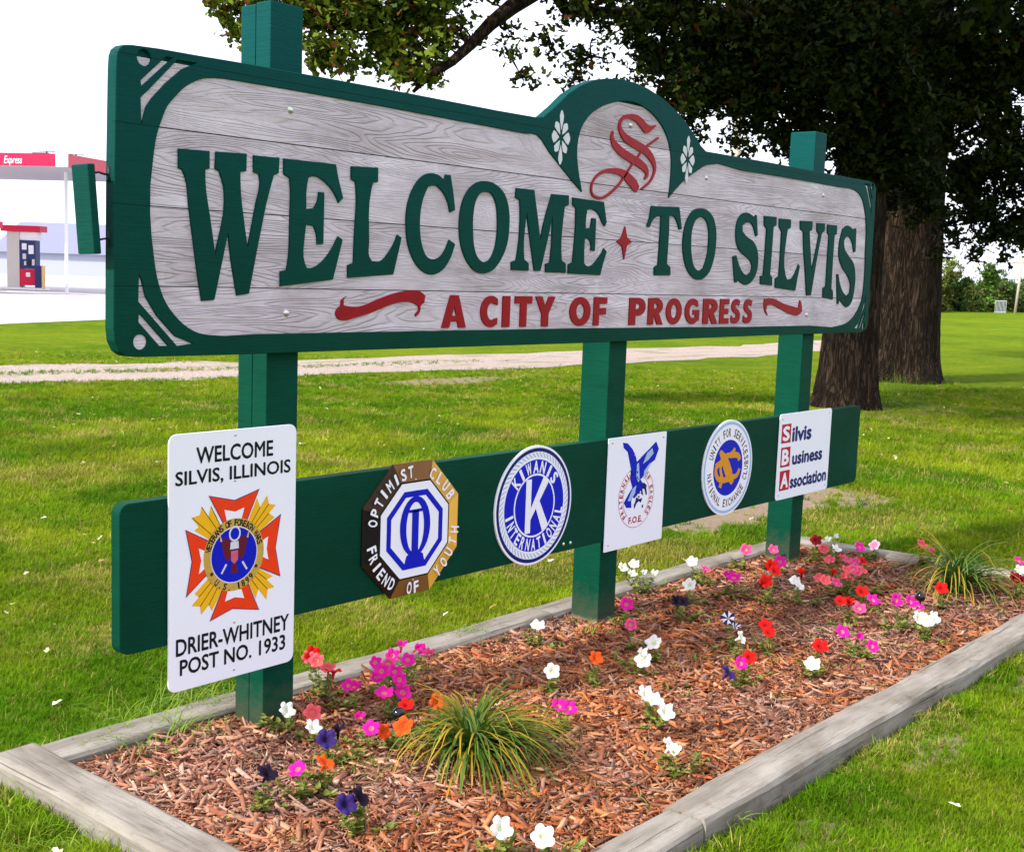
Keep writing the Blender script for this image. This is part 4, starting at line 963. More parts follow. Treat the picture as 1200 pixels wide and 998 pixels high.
PLANTS = [
 ('small petunia with a few coral-red blooms behind the left post', [(361,770,'s'),(371,774,'s'),(366,766,'r'),(384,783,'s'),(391,787,'r')]),
 ('white petunia bloom at the right foot of the left post', [(336,832,'w')]),
 ('short petunia with one white and one red bloom, right of the left post', [(367,852,'w'),(366,835,'s')]),
 ('magenta petunia with a double bloom between the left post and the pink cluster', [(409,803,'m'),(415,806,'m')]),
 ('tall bushy petunia with a cluster of hot pink blooms above the grass clump', [(460,768,'m'),(470,759,'m'),(487,761,'m'),(503,768,'p'),(447,786,'m'),(463,787,'m'),(440,776,'m'),(455,778,'p'),(478,773,'m'),(494,761,'m'),(468,796,'m'),(441,794,'m')]),
 ('pink petunia with two blooms just above the black ball', [(450,812,'m'),(472,811,'m')]),
 ('orange-red flowers around the black ball by the grass clump', [(476,826,'r'),(473,851,'o'),(449,857,'o')]),
 ('orange bloom at the top of the near grass clump', [(512,822,'o'),(525,824,'o')]),
 ('magenta petunia with two blooms left of the near grass clump', [(422,842,'m'),(435,853,'m')]),
 ('dark purple petunia with two blooms right of the left post', [(382,866,'u'),(396,859,'k')]),
 ('lone magenta bloom in the mulch nearest the left corner', [(349,901,'m')]),
 ('purple petunia bloom low in the front of the bed', [(405,942,'u'),(421,934,'k')]),
 ('petunia with one fading orange bloom in the left front of the bed', [(381,894,'o')]),
 ('dark green closed bloom standing in the mulch near the left post', [(313,907,'k')]),
 ('white petunia bloom at the front edge, left of the pair', [(587,970,'w')]),
 ('white petunia bloom at the front edge, right of the pair', [(636,980,'w')]),
 ('white petunia bloom in the mulch left of the small pink one', [(647,786,'w')]),
 ('white petunia bloom by the back timber left of the middle post', [(630,733,'w')]),
 ('small magenta petunia with a flat double bloom mid bed', [(655,827,'m'),(667,829,'m')]),
 ('single orange petunia bloom in front of the middle post', [(698,771,'o')]),
 ('bushy white petunia cluster right of the middle post', [(730,665,'w'),(743,661,'w'),(741,672,'w'),(754,671,'w'),(766,674,'w')]),
 ('white petunia bloom by the back timber right of the white cluster', [(811,658,'w')]),
 ('white bloom just above the black petunia', [(808,685,'w')]),
 ('pink petunia bloom near the back timber mid bed', [(827,667,'p')]),
 ('magenta petunia bloom right of the black petunia', [(852,676,'m'),(860,677,'m')]),
 ('pink bloom at the back timber left of the right post', [(874,644,'p')]),
 ('nearly black petunia with two blooms mid bed', [(792,704,'k'),(801,705,'k')]),
 ('magenta bloom at the foot of the middle post', [(734,708,'m')]),
 ('small pink bloom just below the magenta one by the middle post', [(739,732,'p')]),
 ('white petunia mid bed with one open bloom', [(766,753,'w')]),
 ('small white bloom pair mid bed below the open white one', [(750,767,'w'),(754,773,'w')]),
 ('purple and white striped petunia mid bed', [(853,724,'x'),(861,735,'x'),(868,747,'w')]),
 ('upright red flower spike left of the red and white pair', [(897,732,'r'),(901,741,'r')]),
 ('petunia with one red, one pink and one purple bloom mid bed', [(868,777,'m'),(878,770,'r'),(853,789,'u')]),
 ('petunia with a row of three small white blooms in the front of the bed', [(757,813,'w'),(766,820,'w'),(780,834,'w')]),
 ('white double bloom standing near the front timber', [(786,874,'w'),(790,882,'w')]),
 ('red and white petunia pair near the front timber', [(961,757,'r'),(952,778,'w')]),
 ('magenta petunia with a slanting row of three blooms', [(987,740,'m'),(1004,747,'m'),(1022,757,'m')]),
 ('petunia with three magenta blooms in front of the far grass clump', [(1023,703,'m'),(1050,703,'m'),(1067,705,'m'),(1076,710,'m')]),
 ('white petunia cluster near the front timber at the far end', [(1077,724,'w'),(1086,727,'w'),(1095,724,'w')]),
 ('red petunia with four blooms beside the right post', [(904,663,'r'),(908,669,'r'),(897,681,'r'),(892,685,'r')]),
 ('small magenta and pink blooms at the foot of the right post', [(914,658,'m'),(906,644,'p')]),
 ('white and red petunia pair in front of the right post', [(931,680,'w'),(939,674,'r'),(936,686,'w')]),
 ('dark red bloom right of the right post', [(956,633,'d')]),
 ('white petunia right of the dark red bloom by the right post', [(970,633,'w'),(980,643,'w'),(977,630,'w')]),
 ('salmon pink petunia with many blooms in the far right of the bed', [(965,643,'s'),(985,655,'s'),(994,657,'p'),(986,677,'s'),(1000,667,'p'),(1006,674,'p'),(960,677,'s'),(967,680,'s'),(976,672,'r'),(992,668,'s'),(1002,659,'p'),(996,676,'s'),(980,683,'p'),(972,656,'s'),(1011,668,'s')]),
 ('magenta petunia bloom at the far back timber', [(1007,641,'m')]),
 ('pale pink petunia bloom at the far back timber', [(1025,639,'l')]),
 ('red petunia with two blooms at the far end', [(1010,657,'r'),(1010,693,'r')]),
 ('low red petunia near the middle of the far end', [(985,704,'r'),(995,707,'r'),(1007,713,'p')]),
 ('coral pink petunia left of the far grass clump', [(1080,638,'s'),(1092,647,'p')]),
 ('red bloom in front of the far grass clump', [(1103,689,'r')]),
 ('petunia with pink, white and dark red blooms at the far right corner', [(1194,658,'m'),(1195,668,'w'),(1189,677,'d'),(1198,680,'d')]),
]
for pi, (lab, bl) in enumerate(PLANTS):
    rr = random.Random(pi*13+5); hs = []
    for (u, v, k) in bl:
        h = rr.uniform(.075, .12) if len(bl) < 4 else rr.uniform(.09, .15)
        hs.append(h)
    pts = [ground(u, v, h) for (u, v, k), h in zip(bl, hs)]
    bx = sum(p[0] for p in pts)/len(pts)+rr.uniform(-.01, .02); by = sum(p[1] for p in pts)/len(pts)+rr.uniform(-.015, .015); by = min(max(by, -1.34), .22)
    base = (bx, by, bedz(bx, by))
    cat = 'flower'
    root = empty('petunia', base, lab, cat, 'petunias planted in the mulch')
    tops = [(p[0], p[1], p[2]-.022) for p in pts]
    fo = link('foliage', foliage(base, tops, pi, nleaf=95+34*len(bl), spread=.075+.017*len(bl)), MLEAF, root); fo['kind'] = 'stuff'
    for (u, v, k), p in zip(bl, pts):
        f = bpy.data.objects.new('flower', BM[k, rr.choice((0, 0, 1, 1, 2)) if len(bl) > 1 else rr.randint(0, 1)]); COL.objects.link(f); f.parent = root
        f.location = Vector(p)-Vector(base)
        nrm = Vector((rr.gauss(-.45, .3), rr.gauss(-.55, .3), rr.uniform(.5, 1.0))).normalized()
        f.rotation_euler = nrm.to_track_quat('Z', 'Y').to_euler(); sc_ = rr.uniform(.95, 1.25)*(.9 if len(bl) > 4 else 1); f.scale = (sc_, sc_, sc_)
# small glossy black balls
mball = plain('glossy_black', (.006, .006, .007), .12)
for (u, v, lab) in ((467, 838, 'glossy black ball light among the orange flowers by the near grass clump'), (1079, 695, 'glossy black ball light beside the far grass clump')):
    p = ground(u, v, .075); root = empty('ball_light', (p[0], p[1], bedz(p[0], p[1])), lab, 'garden light', 'black ball lights in the bed')
    bm = bmesh.new(); bmesh.ops.create_uvsphere(bm, u_segments=20, v_segments=12, radius=.026); me = bpy.data.meshes.new('globe'); bm.to_mesh(me); bm.free(); me.shade_smooth()
    link('globe', me, mball, root, loc=(0, 0, .08)); mb = MB(); mb.tube([(0, 0, 0), (0, 0, .06)], .006, 8); mb.build('stem', MIRN, root, loc=(0, 0, 0))
# green bottle-like stub is a closed bloom above; ornamental grass clumps
MBLADE = tint_mat('strap_leaf', .5, .3, .35)
def strap_clump(label, u, v, n, L0, lean, seed, wk=1.25):
    rr = random.Random(seed); p = ground(u, v, 0); root = empty('grass_clump', (p[0], p[1], bedz(p[0], p[1])), label, 'ornamental grass', 'arching grass clumps in the bed')
    for i in range(n):
        a = rr.uniform(0, math.tau); L = L0*rr.uniform(.55, 1.1); w = wk*rr.uniform(.0030, .0052); el = rr.uniform(.75, 1.45)
        d = Vector((math.cos(a), math.sin(a), 0)) + Vector((lean[0], lean[1], 0))*rr.uniform(.2, 1.1); 
        if d.length < .1: d = Vector((1, 0, 0))
        hl = min(d.length, 1.3); d.normalize(); sd = d.cross(Vector((0, 0, 1)))
        pos = Vector((rr.gauss(0, .022), rr.gauss(0, .022), 0)); V = []; Cq = []; ns = 7; e = el
        yel = rr.random(); 
        for s in range(ns+1):
            t = s/ns; ww = w*(1-.85*t**2.2)
            V += [tuple(pos+sd*ww), tuple(pos-Vector((0, 0, ww*.5))), tuple(pos-sd*ww)]
            gcol = Vector((.030, .095, .006))*rr.uniform(.9, 1.1); tip = Vector((.52, .30, .02)) if yel > .55 else Vector((.16, .22, .02))
            c = gcol.lerp(tip, min(1, max(0, (t-.35)*1.7)) if yel > .3 else t*.3)
            Cq += [(*c, 1)]*3
            pos = pos+(d*math.cos(e)*hl+Vector((0, 0, 1))*math.sin(e))*L/ns; e -= (.30+.12*t)*rr.uniform(.55, 1.45); d = (d+sd*rr.gauss(0, .07)).normalized()
            if pos.z < .008: pos.z = .008
        Fc = []
        for s in range(ns): Fc += [(s*3, s*3+1, s*3+4, s*3+3), (s*3+1, s*3+2, s*3+5, s*3+4)]
        me = mesh('leaf', V, Fc, True); at_ = me.color_attributes.new('tint', 'FLOAT_COLOR', 'POINT'); at_.data.foreach_set('color', np.array(Cq, dtype=np.float32).ravel())
        link('leaf', me, MBLADE, root, loc=(0, 0, 0))
strap_clump('dense arching grass clump with yellowing tips in the near part of the bed', 548, 895, 340, .44, (.35, -.15), 3)
strap_clump('arching grass clump with yellow-brown tips at the far end of the bed', 1118, 692, 190, .58, (.35, -.25), 4)

# ================================================================== LEAVES AND TREES
def leaf_cloud(C0, size, cols, up=.35):
    """C0 (n,3) leaf positions -> lobed six-sided leaves, returned as vertex array of n*6"""
    n = len(C0); nrm = RNG.normal(0, 1, (n, 3)); nrm[:, 2] = np.abs(nrm[:, 2])+up; nrm /= np.linalg.norm(nrm, axis=1)[:, None]
    t = RNG.normal(0, 1, (n, 3)); t[:, 2] -= .4; t -= nrm*(t*nrm).sum(1)[:, None]; t /= np.linalg.norm(t, axis=1)[:, None]; b = np.cross(nrm, t)
    S = (size*RNG.uniform(.65, 1.25, n))[:, None, None]
    pr = np.array([(-.5, 0), (-.28, .17), (.02, .13), (.2, .33), (.5, .06), (.5, -.06), (.2, -.33), (.02, -.13), (-.28, -.17)])
    P = C0[:, None, :]+S*(pr[None, :, 0:1]*t[:, None, :]+pr[None, :, 1:2]*b[:, None, :])
    P += nrm[:, None, :]*S*(np.abs(pr[:, 1])*.35)[None, :, None]
    return P.reshape(-1, 3), np.repeat(cols, 9, 0)
def clump_points(c, r, n, sub, sig, flat=.8):
    """positions clustered on sub-clumps inside an ellipsoid"""
    d = RNG.normal(0, 1, (sub, 3)); d /= np.linalg.norm(d, axis=1)[:, None]; s = c+d*(RNG.random(sub)**(1/2.2)*r)[:, None]*np.array([1, 1, flat])
    k = RNG.integers(0, sub, n); return s[k]+RNG.normal(0, sig, (n, 3))*np.array([1, 1, .7]), s
MOAK = tint_mat('oak_leaf', .6, .15, .10)
def leaf_cols(n, lit_warm):  # leaf colour carries light too: olive in lit clumps, near black in shaded ones
    a = np.array((.005, .012, .002)); b = np.array((.100, .135, .010)); r_ = np.array((.16, .055, .015)); t = RNG.random(n)[:, None]**(1.5-lit_warm)
    c = a*(1-t)*(1+2.5*lit_warm)+b*t*(.10+lit_warm*1.25); m = RNG.random(n) < .015+.09*lit_warm; c[m] = r_*(.25+.75*lit_warm)*RNG.uniform(.5, 1.1, (m.sum(), 1)); return c*RNG.uniform(.7, 1.2, (n, 1))
def trunk_mesh(base, r, h, lean=(0, 0), flare=.26, seed=0, n=72, rings=60):
    rr = random.Random(seed); V = []; ph = [rr.uniform(0, 6) for _ in range(8)]
    for j in range(rings+1):
        t = j/rings; z = -.35+t*(h+.35)
        for k in range(n):
            a = k*math.tau/n
            q = r*(1-.22*t)*(1+flare*math.exp(-max(z, 0)*2.6)*(1+.35*math.sin(5*a+ph[0])))
            q += r*(.035*math.sin(3*a+ph[1]+z*.5)+.02*math.sin(7*a+ph[2]-z*.8))
            rid = abs(math.sin(a*11+ph[3]+1.1*math.sin(z*1.9+a*2)+.5*math.sin(z*4.3+ph[4]))); q += .028*(1-rid**.7)*-1 + rr.uniform(-.006, .006)
            V.append((base[0]+lean[0]*z+q*math.cos(a), base[1]+lean[1]*z+q*math.sin(a), base[2]+z))
    Fc = [(j*n+k, j*n+(k+1) % n, (j+1)*n+(k+1) % n, (j+1)*n+k) for j in range(rings) for k in range(n)]
    return mesh('trunk', V, Fc, True)
def limb_path(a, b, sag, seed, k=7):
    rr = random.Random(seed); a, b = Vector(a), Vector(b); L = (b-a).length; out = []
    for i in range(k+1):
        t = i/k; p = a.lerp(b, t)+Vector((0, 0, sag*math.sin(math.pi*t)))
        if 0 < i < k: p += Vector([rr.gauss(0, L*.03) for _ in range(3)])
        out.append(p)
    return out
def oak(label, base, r, h, lean, clumps, tops, seed, loff=.0):
    root = empty('oak_tree', base, label, 'tree', 'big oaks behind the sign')
    link('trunk', trunk_mesh(base, r, h, lean, seed=seed), MBARK, root)
    top = Vector((base[0]+lean[0]*h, base[1]+lean[1]*h, base[2]+h)); Vs = []; Cs = []; tw = MB(); main = []
    for i, (u, v, rpx, dep, n, lit_warm, sz) in enumerate(clumps):
        c = at(u, v, dep); rad = rpx/FPX*dep; sub = max(6, int(n/85))
        P, S = clump_points(c, rad, n, sub, .085+.04*rad)
        a, b = leaf_cloud(P, sz*(1.2 if lit_warm > .35 else 1.0), leaf_cols(len(P), lit_warm)); Vs.append(a); Cs.append(b)
        src = top+Vector((0, 0, -random.uniform(.2, h*.35)))
        if rpx >= 40 and i % 2 == 0:
            path = limb_path(src, c, random.uniform(.3, 1.0), seed*50+i); L = len(path)
            mb = MB(); mb.tube(path, [r*.30*(1-.82*k/(L-1)) for k in range(L)], 9); mb.build('limb', MBARK, root, True); main.append(Vector(c))
        cen = Vector(c)
        for s_ in S[:26]:
            s_ = Vector(s_); mid = cen.lerp(s_, .5)+Vector((random.gauss(0, .06), random.gauss(0, .06), random.gauss(0, .06)))
            tw.tube([cen, mid, s_], [.016, .009, .004], 4, cap=False)
    for (c, rad, n, sz) in tops:
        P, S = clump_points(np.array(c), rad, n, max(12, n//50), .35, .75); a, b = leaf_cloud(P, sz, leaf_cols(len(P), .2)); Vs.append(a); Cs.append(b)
        mb = MB(); path = limb_path(top, c, .4, seed*77+int(rad*10)); L = len(path); mb.tube(path, [r*.5*(1-.7*k/(L-1)) for k in range(L)], 9); mb.build('limb', MBARK, root, True)
    tw.build('twigs', MBARK, root)['kind'] = 'stuff'
    Vv = np.concatenate(Vs); Cq = np.concatenate(Cs); nf = len(Vv)//9
    cr_ = link('crown', fastmesh('crown', Vv, 9, nf, Cq), MOAK, root); cr_['kind'] = 'stuff'
    return root
b1 = ground(991, 476); b2 = ground(1052, 446)
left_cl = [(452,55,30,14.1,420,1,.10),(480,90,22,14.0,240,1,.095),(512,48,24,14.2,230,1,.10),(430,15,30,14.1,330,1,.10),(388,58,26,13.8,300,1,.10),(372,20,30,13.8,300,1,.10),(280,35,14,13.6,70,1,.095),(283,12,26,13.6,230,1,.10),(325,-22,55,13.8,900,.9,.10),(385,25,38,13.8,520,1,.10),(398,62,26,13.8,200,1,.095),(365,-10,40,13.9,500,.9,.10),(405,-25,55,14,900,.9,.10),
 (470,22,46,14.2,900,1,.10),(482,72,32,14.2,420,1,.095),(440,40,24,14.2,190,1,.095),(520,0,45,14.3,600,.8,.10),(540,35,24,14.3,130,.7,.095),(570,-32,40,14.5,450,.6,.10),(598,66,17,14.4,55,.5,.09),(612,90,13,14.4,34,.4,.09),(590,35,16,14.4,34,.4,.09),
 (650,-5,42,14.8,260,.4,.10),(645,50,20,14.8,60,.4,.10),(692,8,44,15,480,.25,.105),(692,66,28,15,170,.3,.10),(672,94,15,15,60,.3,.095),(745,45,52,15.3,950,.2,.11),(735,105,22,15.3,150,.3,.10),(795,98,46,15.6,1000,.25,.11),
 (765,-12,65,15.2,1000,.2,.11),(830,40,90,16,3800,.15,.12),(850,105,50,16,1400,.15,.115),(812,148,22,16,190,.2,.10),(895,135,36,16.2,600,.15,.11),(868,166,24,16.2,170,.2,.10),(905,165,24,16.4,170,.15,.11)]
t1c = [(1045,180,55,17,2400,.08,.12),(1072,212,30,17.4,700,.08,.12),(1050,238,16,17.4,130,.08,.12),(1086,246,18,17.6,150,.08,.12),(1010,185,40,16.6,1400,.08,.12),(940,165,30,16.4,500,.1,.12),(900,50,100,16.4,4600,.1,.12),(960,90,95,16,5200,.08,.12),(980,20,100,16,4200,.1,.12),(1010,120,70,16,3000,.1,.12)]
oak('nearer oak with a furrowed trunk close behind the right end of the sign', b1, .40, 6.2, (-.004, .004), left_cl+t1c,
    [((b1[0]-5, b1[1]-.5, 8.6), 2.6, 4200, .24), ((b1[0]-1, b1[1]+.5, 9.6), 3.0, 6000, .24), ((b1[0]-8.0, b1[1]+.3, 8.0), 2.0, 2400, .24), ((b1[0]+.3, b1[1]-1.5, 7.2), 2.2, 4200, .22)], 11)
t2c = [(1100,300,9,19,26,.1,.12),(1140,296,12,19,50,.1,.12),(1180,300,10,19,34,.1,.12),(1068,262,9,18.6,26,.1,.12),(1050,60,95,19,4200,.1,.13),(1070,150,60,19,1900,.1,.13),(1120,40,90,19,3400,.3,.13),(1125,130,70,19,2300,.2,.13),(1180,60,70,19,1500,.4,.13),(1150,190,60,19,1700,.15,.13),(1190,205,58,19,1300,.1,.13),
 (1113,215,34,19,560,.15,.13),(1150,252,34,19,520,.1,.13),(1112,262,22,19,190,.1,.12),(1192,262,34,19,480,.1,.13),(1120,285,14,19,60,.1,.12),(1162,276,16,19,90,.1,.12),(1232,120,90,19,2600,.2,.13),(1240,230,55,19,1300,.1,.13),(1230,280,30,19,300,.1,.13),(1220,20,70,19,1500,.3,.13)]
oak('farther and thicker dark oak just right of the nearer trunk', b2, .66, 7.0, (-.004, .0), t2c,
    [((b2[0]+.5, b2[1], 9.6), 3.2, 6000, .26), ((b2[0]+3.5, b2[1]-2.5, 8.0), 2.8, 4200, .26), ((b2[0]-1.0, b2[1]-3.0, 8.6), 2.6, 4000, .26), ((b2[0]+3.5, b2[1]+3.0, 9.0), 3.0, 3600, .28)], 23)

# the visible bare limb over the sign's left half belongs to the nearer oak
nearer = [o for o in bpy.data.objects if o.name == 'oak_tree'][0]
mb = MB(); pp = [(484,108,14.0),(500,92,14.0),(530,72,14.1),(552,52,14.2),(575,28,14.3),(600,8,14.5),(650,-25,14.8),(740,-60,15.4),(860,-60,16.2),(985,-30,17)]
mb.tube([at(*p) for p in pp], [.02, .04, .055, .065, .08, .095, .12, .14, .19, .25], 9); mb.build('limb', MBARK, nearer, True)
mb = MB(); mb.tube([at(*p) for p in [(552,52,14.2),(530,36,14.2),(508,30,14.2),(490,32,14.2)]], [.03, .025, .02, .012], 7); mb.tube([at(*p) for p in [(530,72,14.1),(500,60,14.1),(478,66,14.0)]], [.025, .018, .01], 7)
mb.build('limb', MBARK, nearer, True)

# far trees on the field's edge
MFAR = tint_mat('far_foliage', .8, .2, .1)
def bush_tree(u, vtop, vbase, wpx, dep_scale, col, seed, label):
    base = ground(u, vbase); dep = float((base-Cc)@Fv); h = (vbase-vtop)/FPX*dep; r = wpx/FPX*dep/2
    root = empty('field_tree', base, label, 'tree', 'trees along the far edge of the field')
    mb = MB(); mb.tube([(base[0], base[1], base[2]-.2), (base[0]+.05, base[1], base[2]+h*.35), (base[0], base[1]+.05, base[2]+h*.7)], [.14, .10, .05], 8); mb.build('trunk', MBARK, root)
    n = 2600; P = []; Cq = []
    for k in range(9):
        c = np.array([base[0]+RNG.uniform(-r, r)*.6, base[1]+RNG.uniform(-r, r)*.6, base[2]+h*(.08+.74*k/8)]); rad = r*RNG.uniform(.42, .62)
        p, s = clump_points(c, rad, n//9, 22, rad*.18, .9); P.append(p); Cq.append(np.tile(np.array(col)*RNG.uniform(.7, 1.35), (len(p), 1)))
    P = np.concatenate(P); Cq = np.concatenate(Cq)*RNG.uniform(.75, 1.25, (len(P), 1)); P[:, 2] = np.maximum(P[:, 2], base[2]+.05)
    a, b = leaf_cloud(P, .26, Cq); o = link('crown', fastmesh('crown', a, 9, len(P), b), MFAR, root); o['kind'] = 'stuff'
for i, (u, vt, w, col, lab) in enumerate([(1064, 300, 60, (.07, .12, .02), 'dark green tree hidden mostly behind the oak trunk'), (1100, 303, 44, (.13, .16, .03), 'yellow-topped tree right beside the oak trunk at the field edge'),
    (1124, 318, 34, (.06, .12, .025), 'dark green tree, second from the oak trunk in the far row'), (1146, 312, 38, (.09, .17, .03), 'bright green rounded tree in the middle of the far row'),
    (1170, 316, 38, (.08, .13, .03), 'dull green tree left of the far utility pole'), (1192, 322, 36, (.10, .15, .04), 'pale green tree behind the far utility pole'),
    (1225, 312, 48, (.08, .13, .03), 'green tree at the right end of the far row')]):
    bush_tree(u, vt+random.uniform(-5, 7), 365.5+random.uniform(-.8, .4), w*1.12, 1, col, i, lab)
# low undergrowth on the field edge
P = []
for k in range(60):
    u = RNG.uniform(1040, 1260); b = ground(u, 364.2+RNG.uniform(-.8, .5)); p, s = clump_points(np.array([b[0], b[1], 1.1]), 1.9, 420, 14, .3, .6); P.append(p)
P = np.concatenate(P); P[:, 2] = np.maximum(P[:, 2], -.03); a, b = leaf_cloud(P, .25, np.array([.10, .11, .03])*RNG.uniform(.5, 1.4, (len(P), 1)))
tag(link('undergrowth', fastmesh('undergrowth', a, 9, len(P), b), MFAR), 'brown-green scrub along the far edge of the field', kind='stuff')
MPOLE = plain('pale_pole', (.42, .36, .30), .8); MGALV = plain('galvanised', (.55, .58, .62), .5, .2)
def pole(label, u, vb, vt, w, lean=0):
    b = ground(u, vb); dep = float((b-Cc)@Fv); h = (vb-vt)/FPX*dep; root = empty('utility_pole', b, label, 'pole', 'utility poles')
    mb = MB(); mb.tube([(b[0], b[1], b[2]-.2), (b[0]+Rv[0]*lean, b[1]+Rv[1]*lean, b[2]+h)], [w, w*.8], 10); mb.build('shaft', MPOLE, root, True)
    mb = MB(); p = Vector((b[0]+Rv[0]*lean, b[1]+Rv[1]*lean, b[2]+h-.5)); d = Vector((-.3, .95, 0))
    mb.tube([p-d*.9, p+d*.9], .06, 6); mb.build('crossarm', MPOLE, root)
pole('leaning pale utility pole at the far right edge of the field', 1189, 368, 300, .10, .25)
pole('grey utility pole glimpsed between the sign top and the oak crown', 852, 372, 100, .22)
b = ground(1172, 367); root = empty('mesh_gate', b, 'small grey metal gate by the far utility pole', 'gate')
d = Vector((Rv[0], Rv[1], 0)).normalized(); mb = MB()
for k in range(9): q = Vector(b)+d*(k*.1-.4); mb.tube([q, q+Vector((0, 0, .95))], .016, 5)
mb.build('bars', MGALV, root)['kind'] = 'stuff'; mb = MB()
for z in (.1, .9): mb.tube([Vector(b)-d*.42+Vector((0, 0, z)), Vector(b)+d*.42+Vector((0, 0, z))], .025, 5)
mb.build('rail', MGALV, root)

# ================================================================== FILLING STATION
MFAS = plain('red_fascia', (.62, .015, .06), .4, var=.05); MFASW = plain('faded_red_fascia', (.55, .10, .14), .5); MCW = plain('white_cladding', (.80, .80, .82), .5, var=.03)
MSOF = plain('soffit', (.42, .40, .45), .6, var=.04); MTAN = plain('tan_cabinet', (.56, .52, .48), .6); MNAV = plain('navy_panel', (.03, .04, .14), .4); MYLW = plain('yellow_bollard', (.75, .5, .2), .5)
MGLA = plain('dark_glass', (.02, .025, .04), .1)
cn = at(80, 300, 53); cn = Vector((cn[0], cn[1], 0))
Rh = Vector((Rv[0], Rv[1], 0)).normalized(); Fh = Vector((Fv[0], Fv[1], 0)).normalized()
fx = (-Rh*.98+Fh*.20).normalized(); fy = (Fh*.98+Rh*.20).normalized()     # fx runs left along the front, fy runs back
zt, zb_ = 1.645+118/FPX*53, 1.645+103.5/FPX*53
can = empty('canopy', cn, 'red and white filling station canopy on slim columns', 'canopy')
def obox(mb, o, ax, ay, a0, a1, b0, b1, z0, z1, mi=0):
    V = [o+ax*a+ay*b+Vector((0, 0, z)) for z in (z0, z1) for a, b in ((a0, b0), (a1, b0), (a1, b1), (a0, b1))]
    mb.add([v[:] for v in V], [(0, 3, 2, 1), (4, 5, 6, 7), (0, 1, 5, 4), (1, 2, 6, 5), (2, 3, 7, 6), (3, 0, 4, 7)], mi)
mb = MB(); obox(mb, cn, fx, fy, .05, 15, .05, 9.5, zb_+.02, zt-.02); mb.build('soffit', MSOF, can)
mb = MB(); obox(mb, cn, fx, fy, .55, 15.05, 0, .05, zb_, zt); mb.build('fascia', MFAS, can)
mb = MB(); obox(mb, cn, fx, fy, 0, .55, -.005, .06, zb_-.01, zt+.01); mb.build('fascia_corner', MCW, can)
mb = MB(); obox(mb, cn, fx, fy, 0, .05, .06, 9.55, zb_-.03, zt); mb.build('fascia', MFASW, can)
for (a, b_) in ((2.0, 3.2), (9.5, 3.2), (2.0, 7.2), (9.5, 7.2)):
    mb = MB(); obox(mb, cn, fx, fy, a, a+.11, b_, b_+.11, -.05, zb_+.03); mb.build('column', MCW, can)
V, Fc = tm('Express', 0)
ax1 = max(v[0] for v in V); hh = .46
mb = MB(); VV = []
for x, z, _l in V:
    s = (1-x/ax1)*.85+2.15; q = cn+fx*(s-z*.08)+fy*-.006+Vector((0, 0, zb_+.09+z*hh)); VV.append(q[:])
mb.add(VV, Fc); mb.build('lettering', MCW, can)
for s, hh_ in ((2.2, .18), (.5, .15), (1.9, .25)):
    mb = MB(); q = cn+fx*s+fy*1.5+Vector((0, 0, zt-.03)); mb.tube([q, q+Vector((0, 0, hh_))], .03, 6); mb.tube([q+fx*.4+Vector((0, 0, hh_)), q-fx*.4+Vector((0, 0, hh_))], .02, 5); mb.build('roof_light', MIRN, can)
def pump(u, v, label):
    b = ground(u, v); b = Vector((b[0], b[1], b[2])); b.z = -.05; root = empty('fuel_pump', b, label, 'fuel pump', 'fuel pumps under the canopy')
    def p(name, m, a0, a1, b0, b1, z0, z1):
        mb = MB(); obox(mb, b, Rh, Fh, a0, a1, b0, b1, z0-b.z, z1-b.z); return mb.build(name, m, root)
    p('kerb', MCW, -1.1, 1.1, -.5, .7, -.03, .08)
    p('cabinet', MTAN, -.72, -.12, 0, .7, .08, 2.75); cab = p('dispenser', MNAV, -.10, .66, .02, .6, .98, 2.35)
    p('lower_panel', MFAS, -.10, .66, 0, .6, .18, .97); p('header', MCW, -.14, .74, .05, .6, 2.36, 2.75)
    p('top', MFAS, -.95, .95, -.15, .8, 2.76, 3.05); p('waste_bin', MNAV, .70, 1.02, -.2, .2, .08, 1.15); p('bollard', MYLW, 1.05, 1.17, -.25, -.1, .05, 1.15)
    for k, (a, z, w, h, m) in enumerate(((.02, 1.9, .22, .3, MCW), (.34, 1.7, .24, .42, MCW), (.05, 1.45, .16, .26, MWPT), (.30, 1.12, .12, .3, MIRN), (.5, 1.15, .12, .3, MWPT), (.12, 1.15, .1, .2, MWPT))):
        mb = MB(); obox(mb, b, Rh, Fh, a, a+w, -.03, .018, z-b.z, z+h-b.z); mb.build('pump_fitting', m, root)
    mb = MB(); obox(mb, b, Rh, Fh, .2, .4, -.02, -.002, .6-b.z, .8-b.z); mb.build('label_plate', MCW, root)
pump(26, 340, 'fuel pump with red top and red lower panel under the canopy'); pump(-30, 343, 'fuel pump cut off by the left edge, only its right side in view')
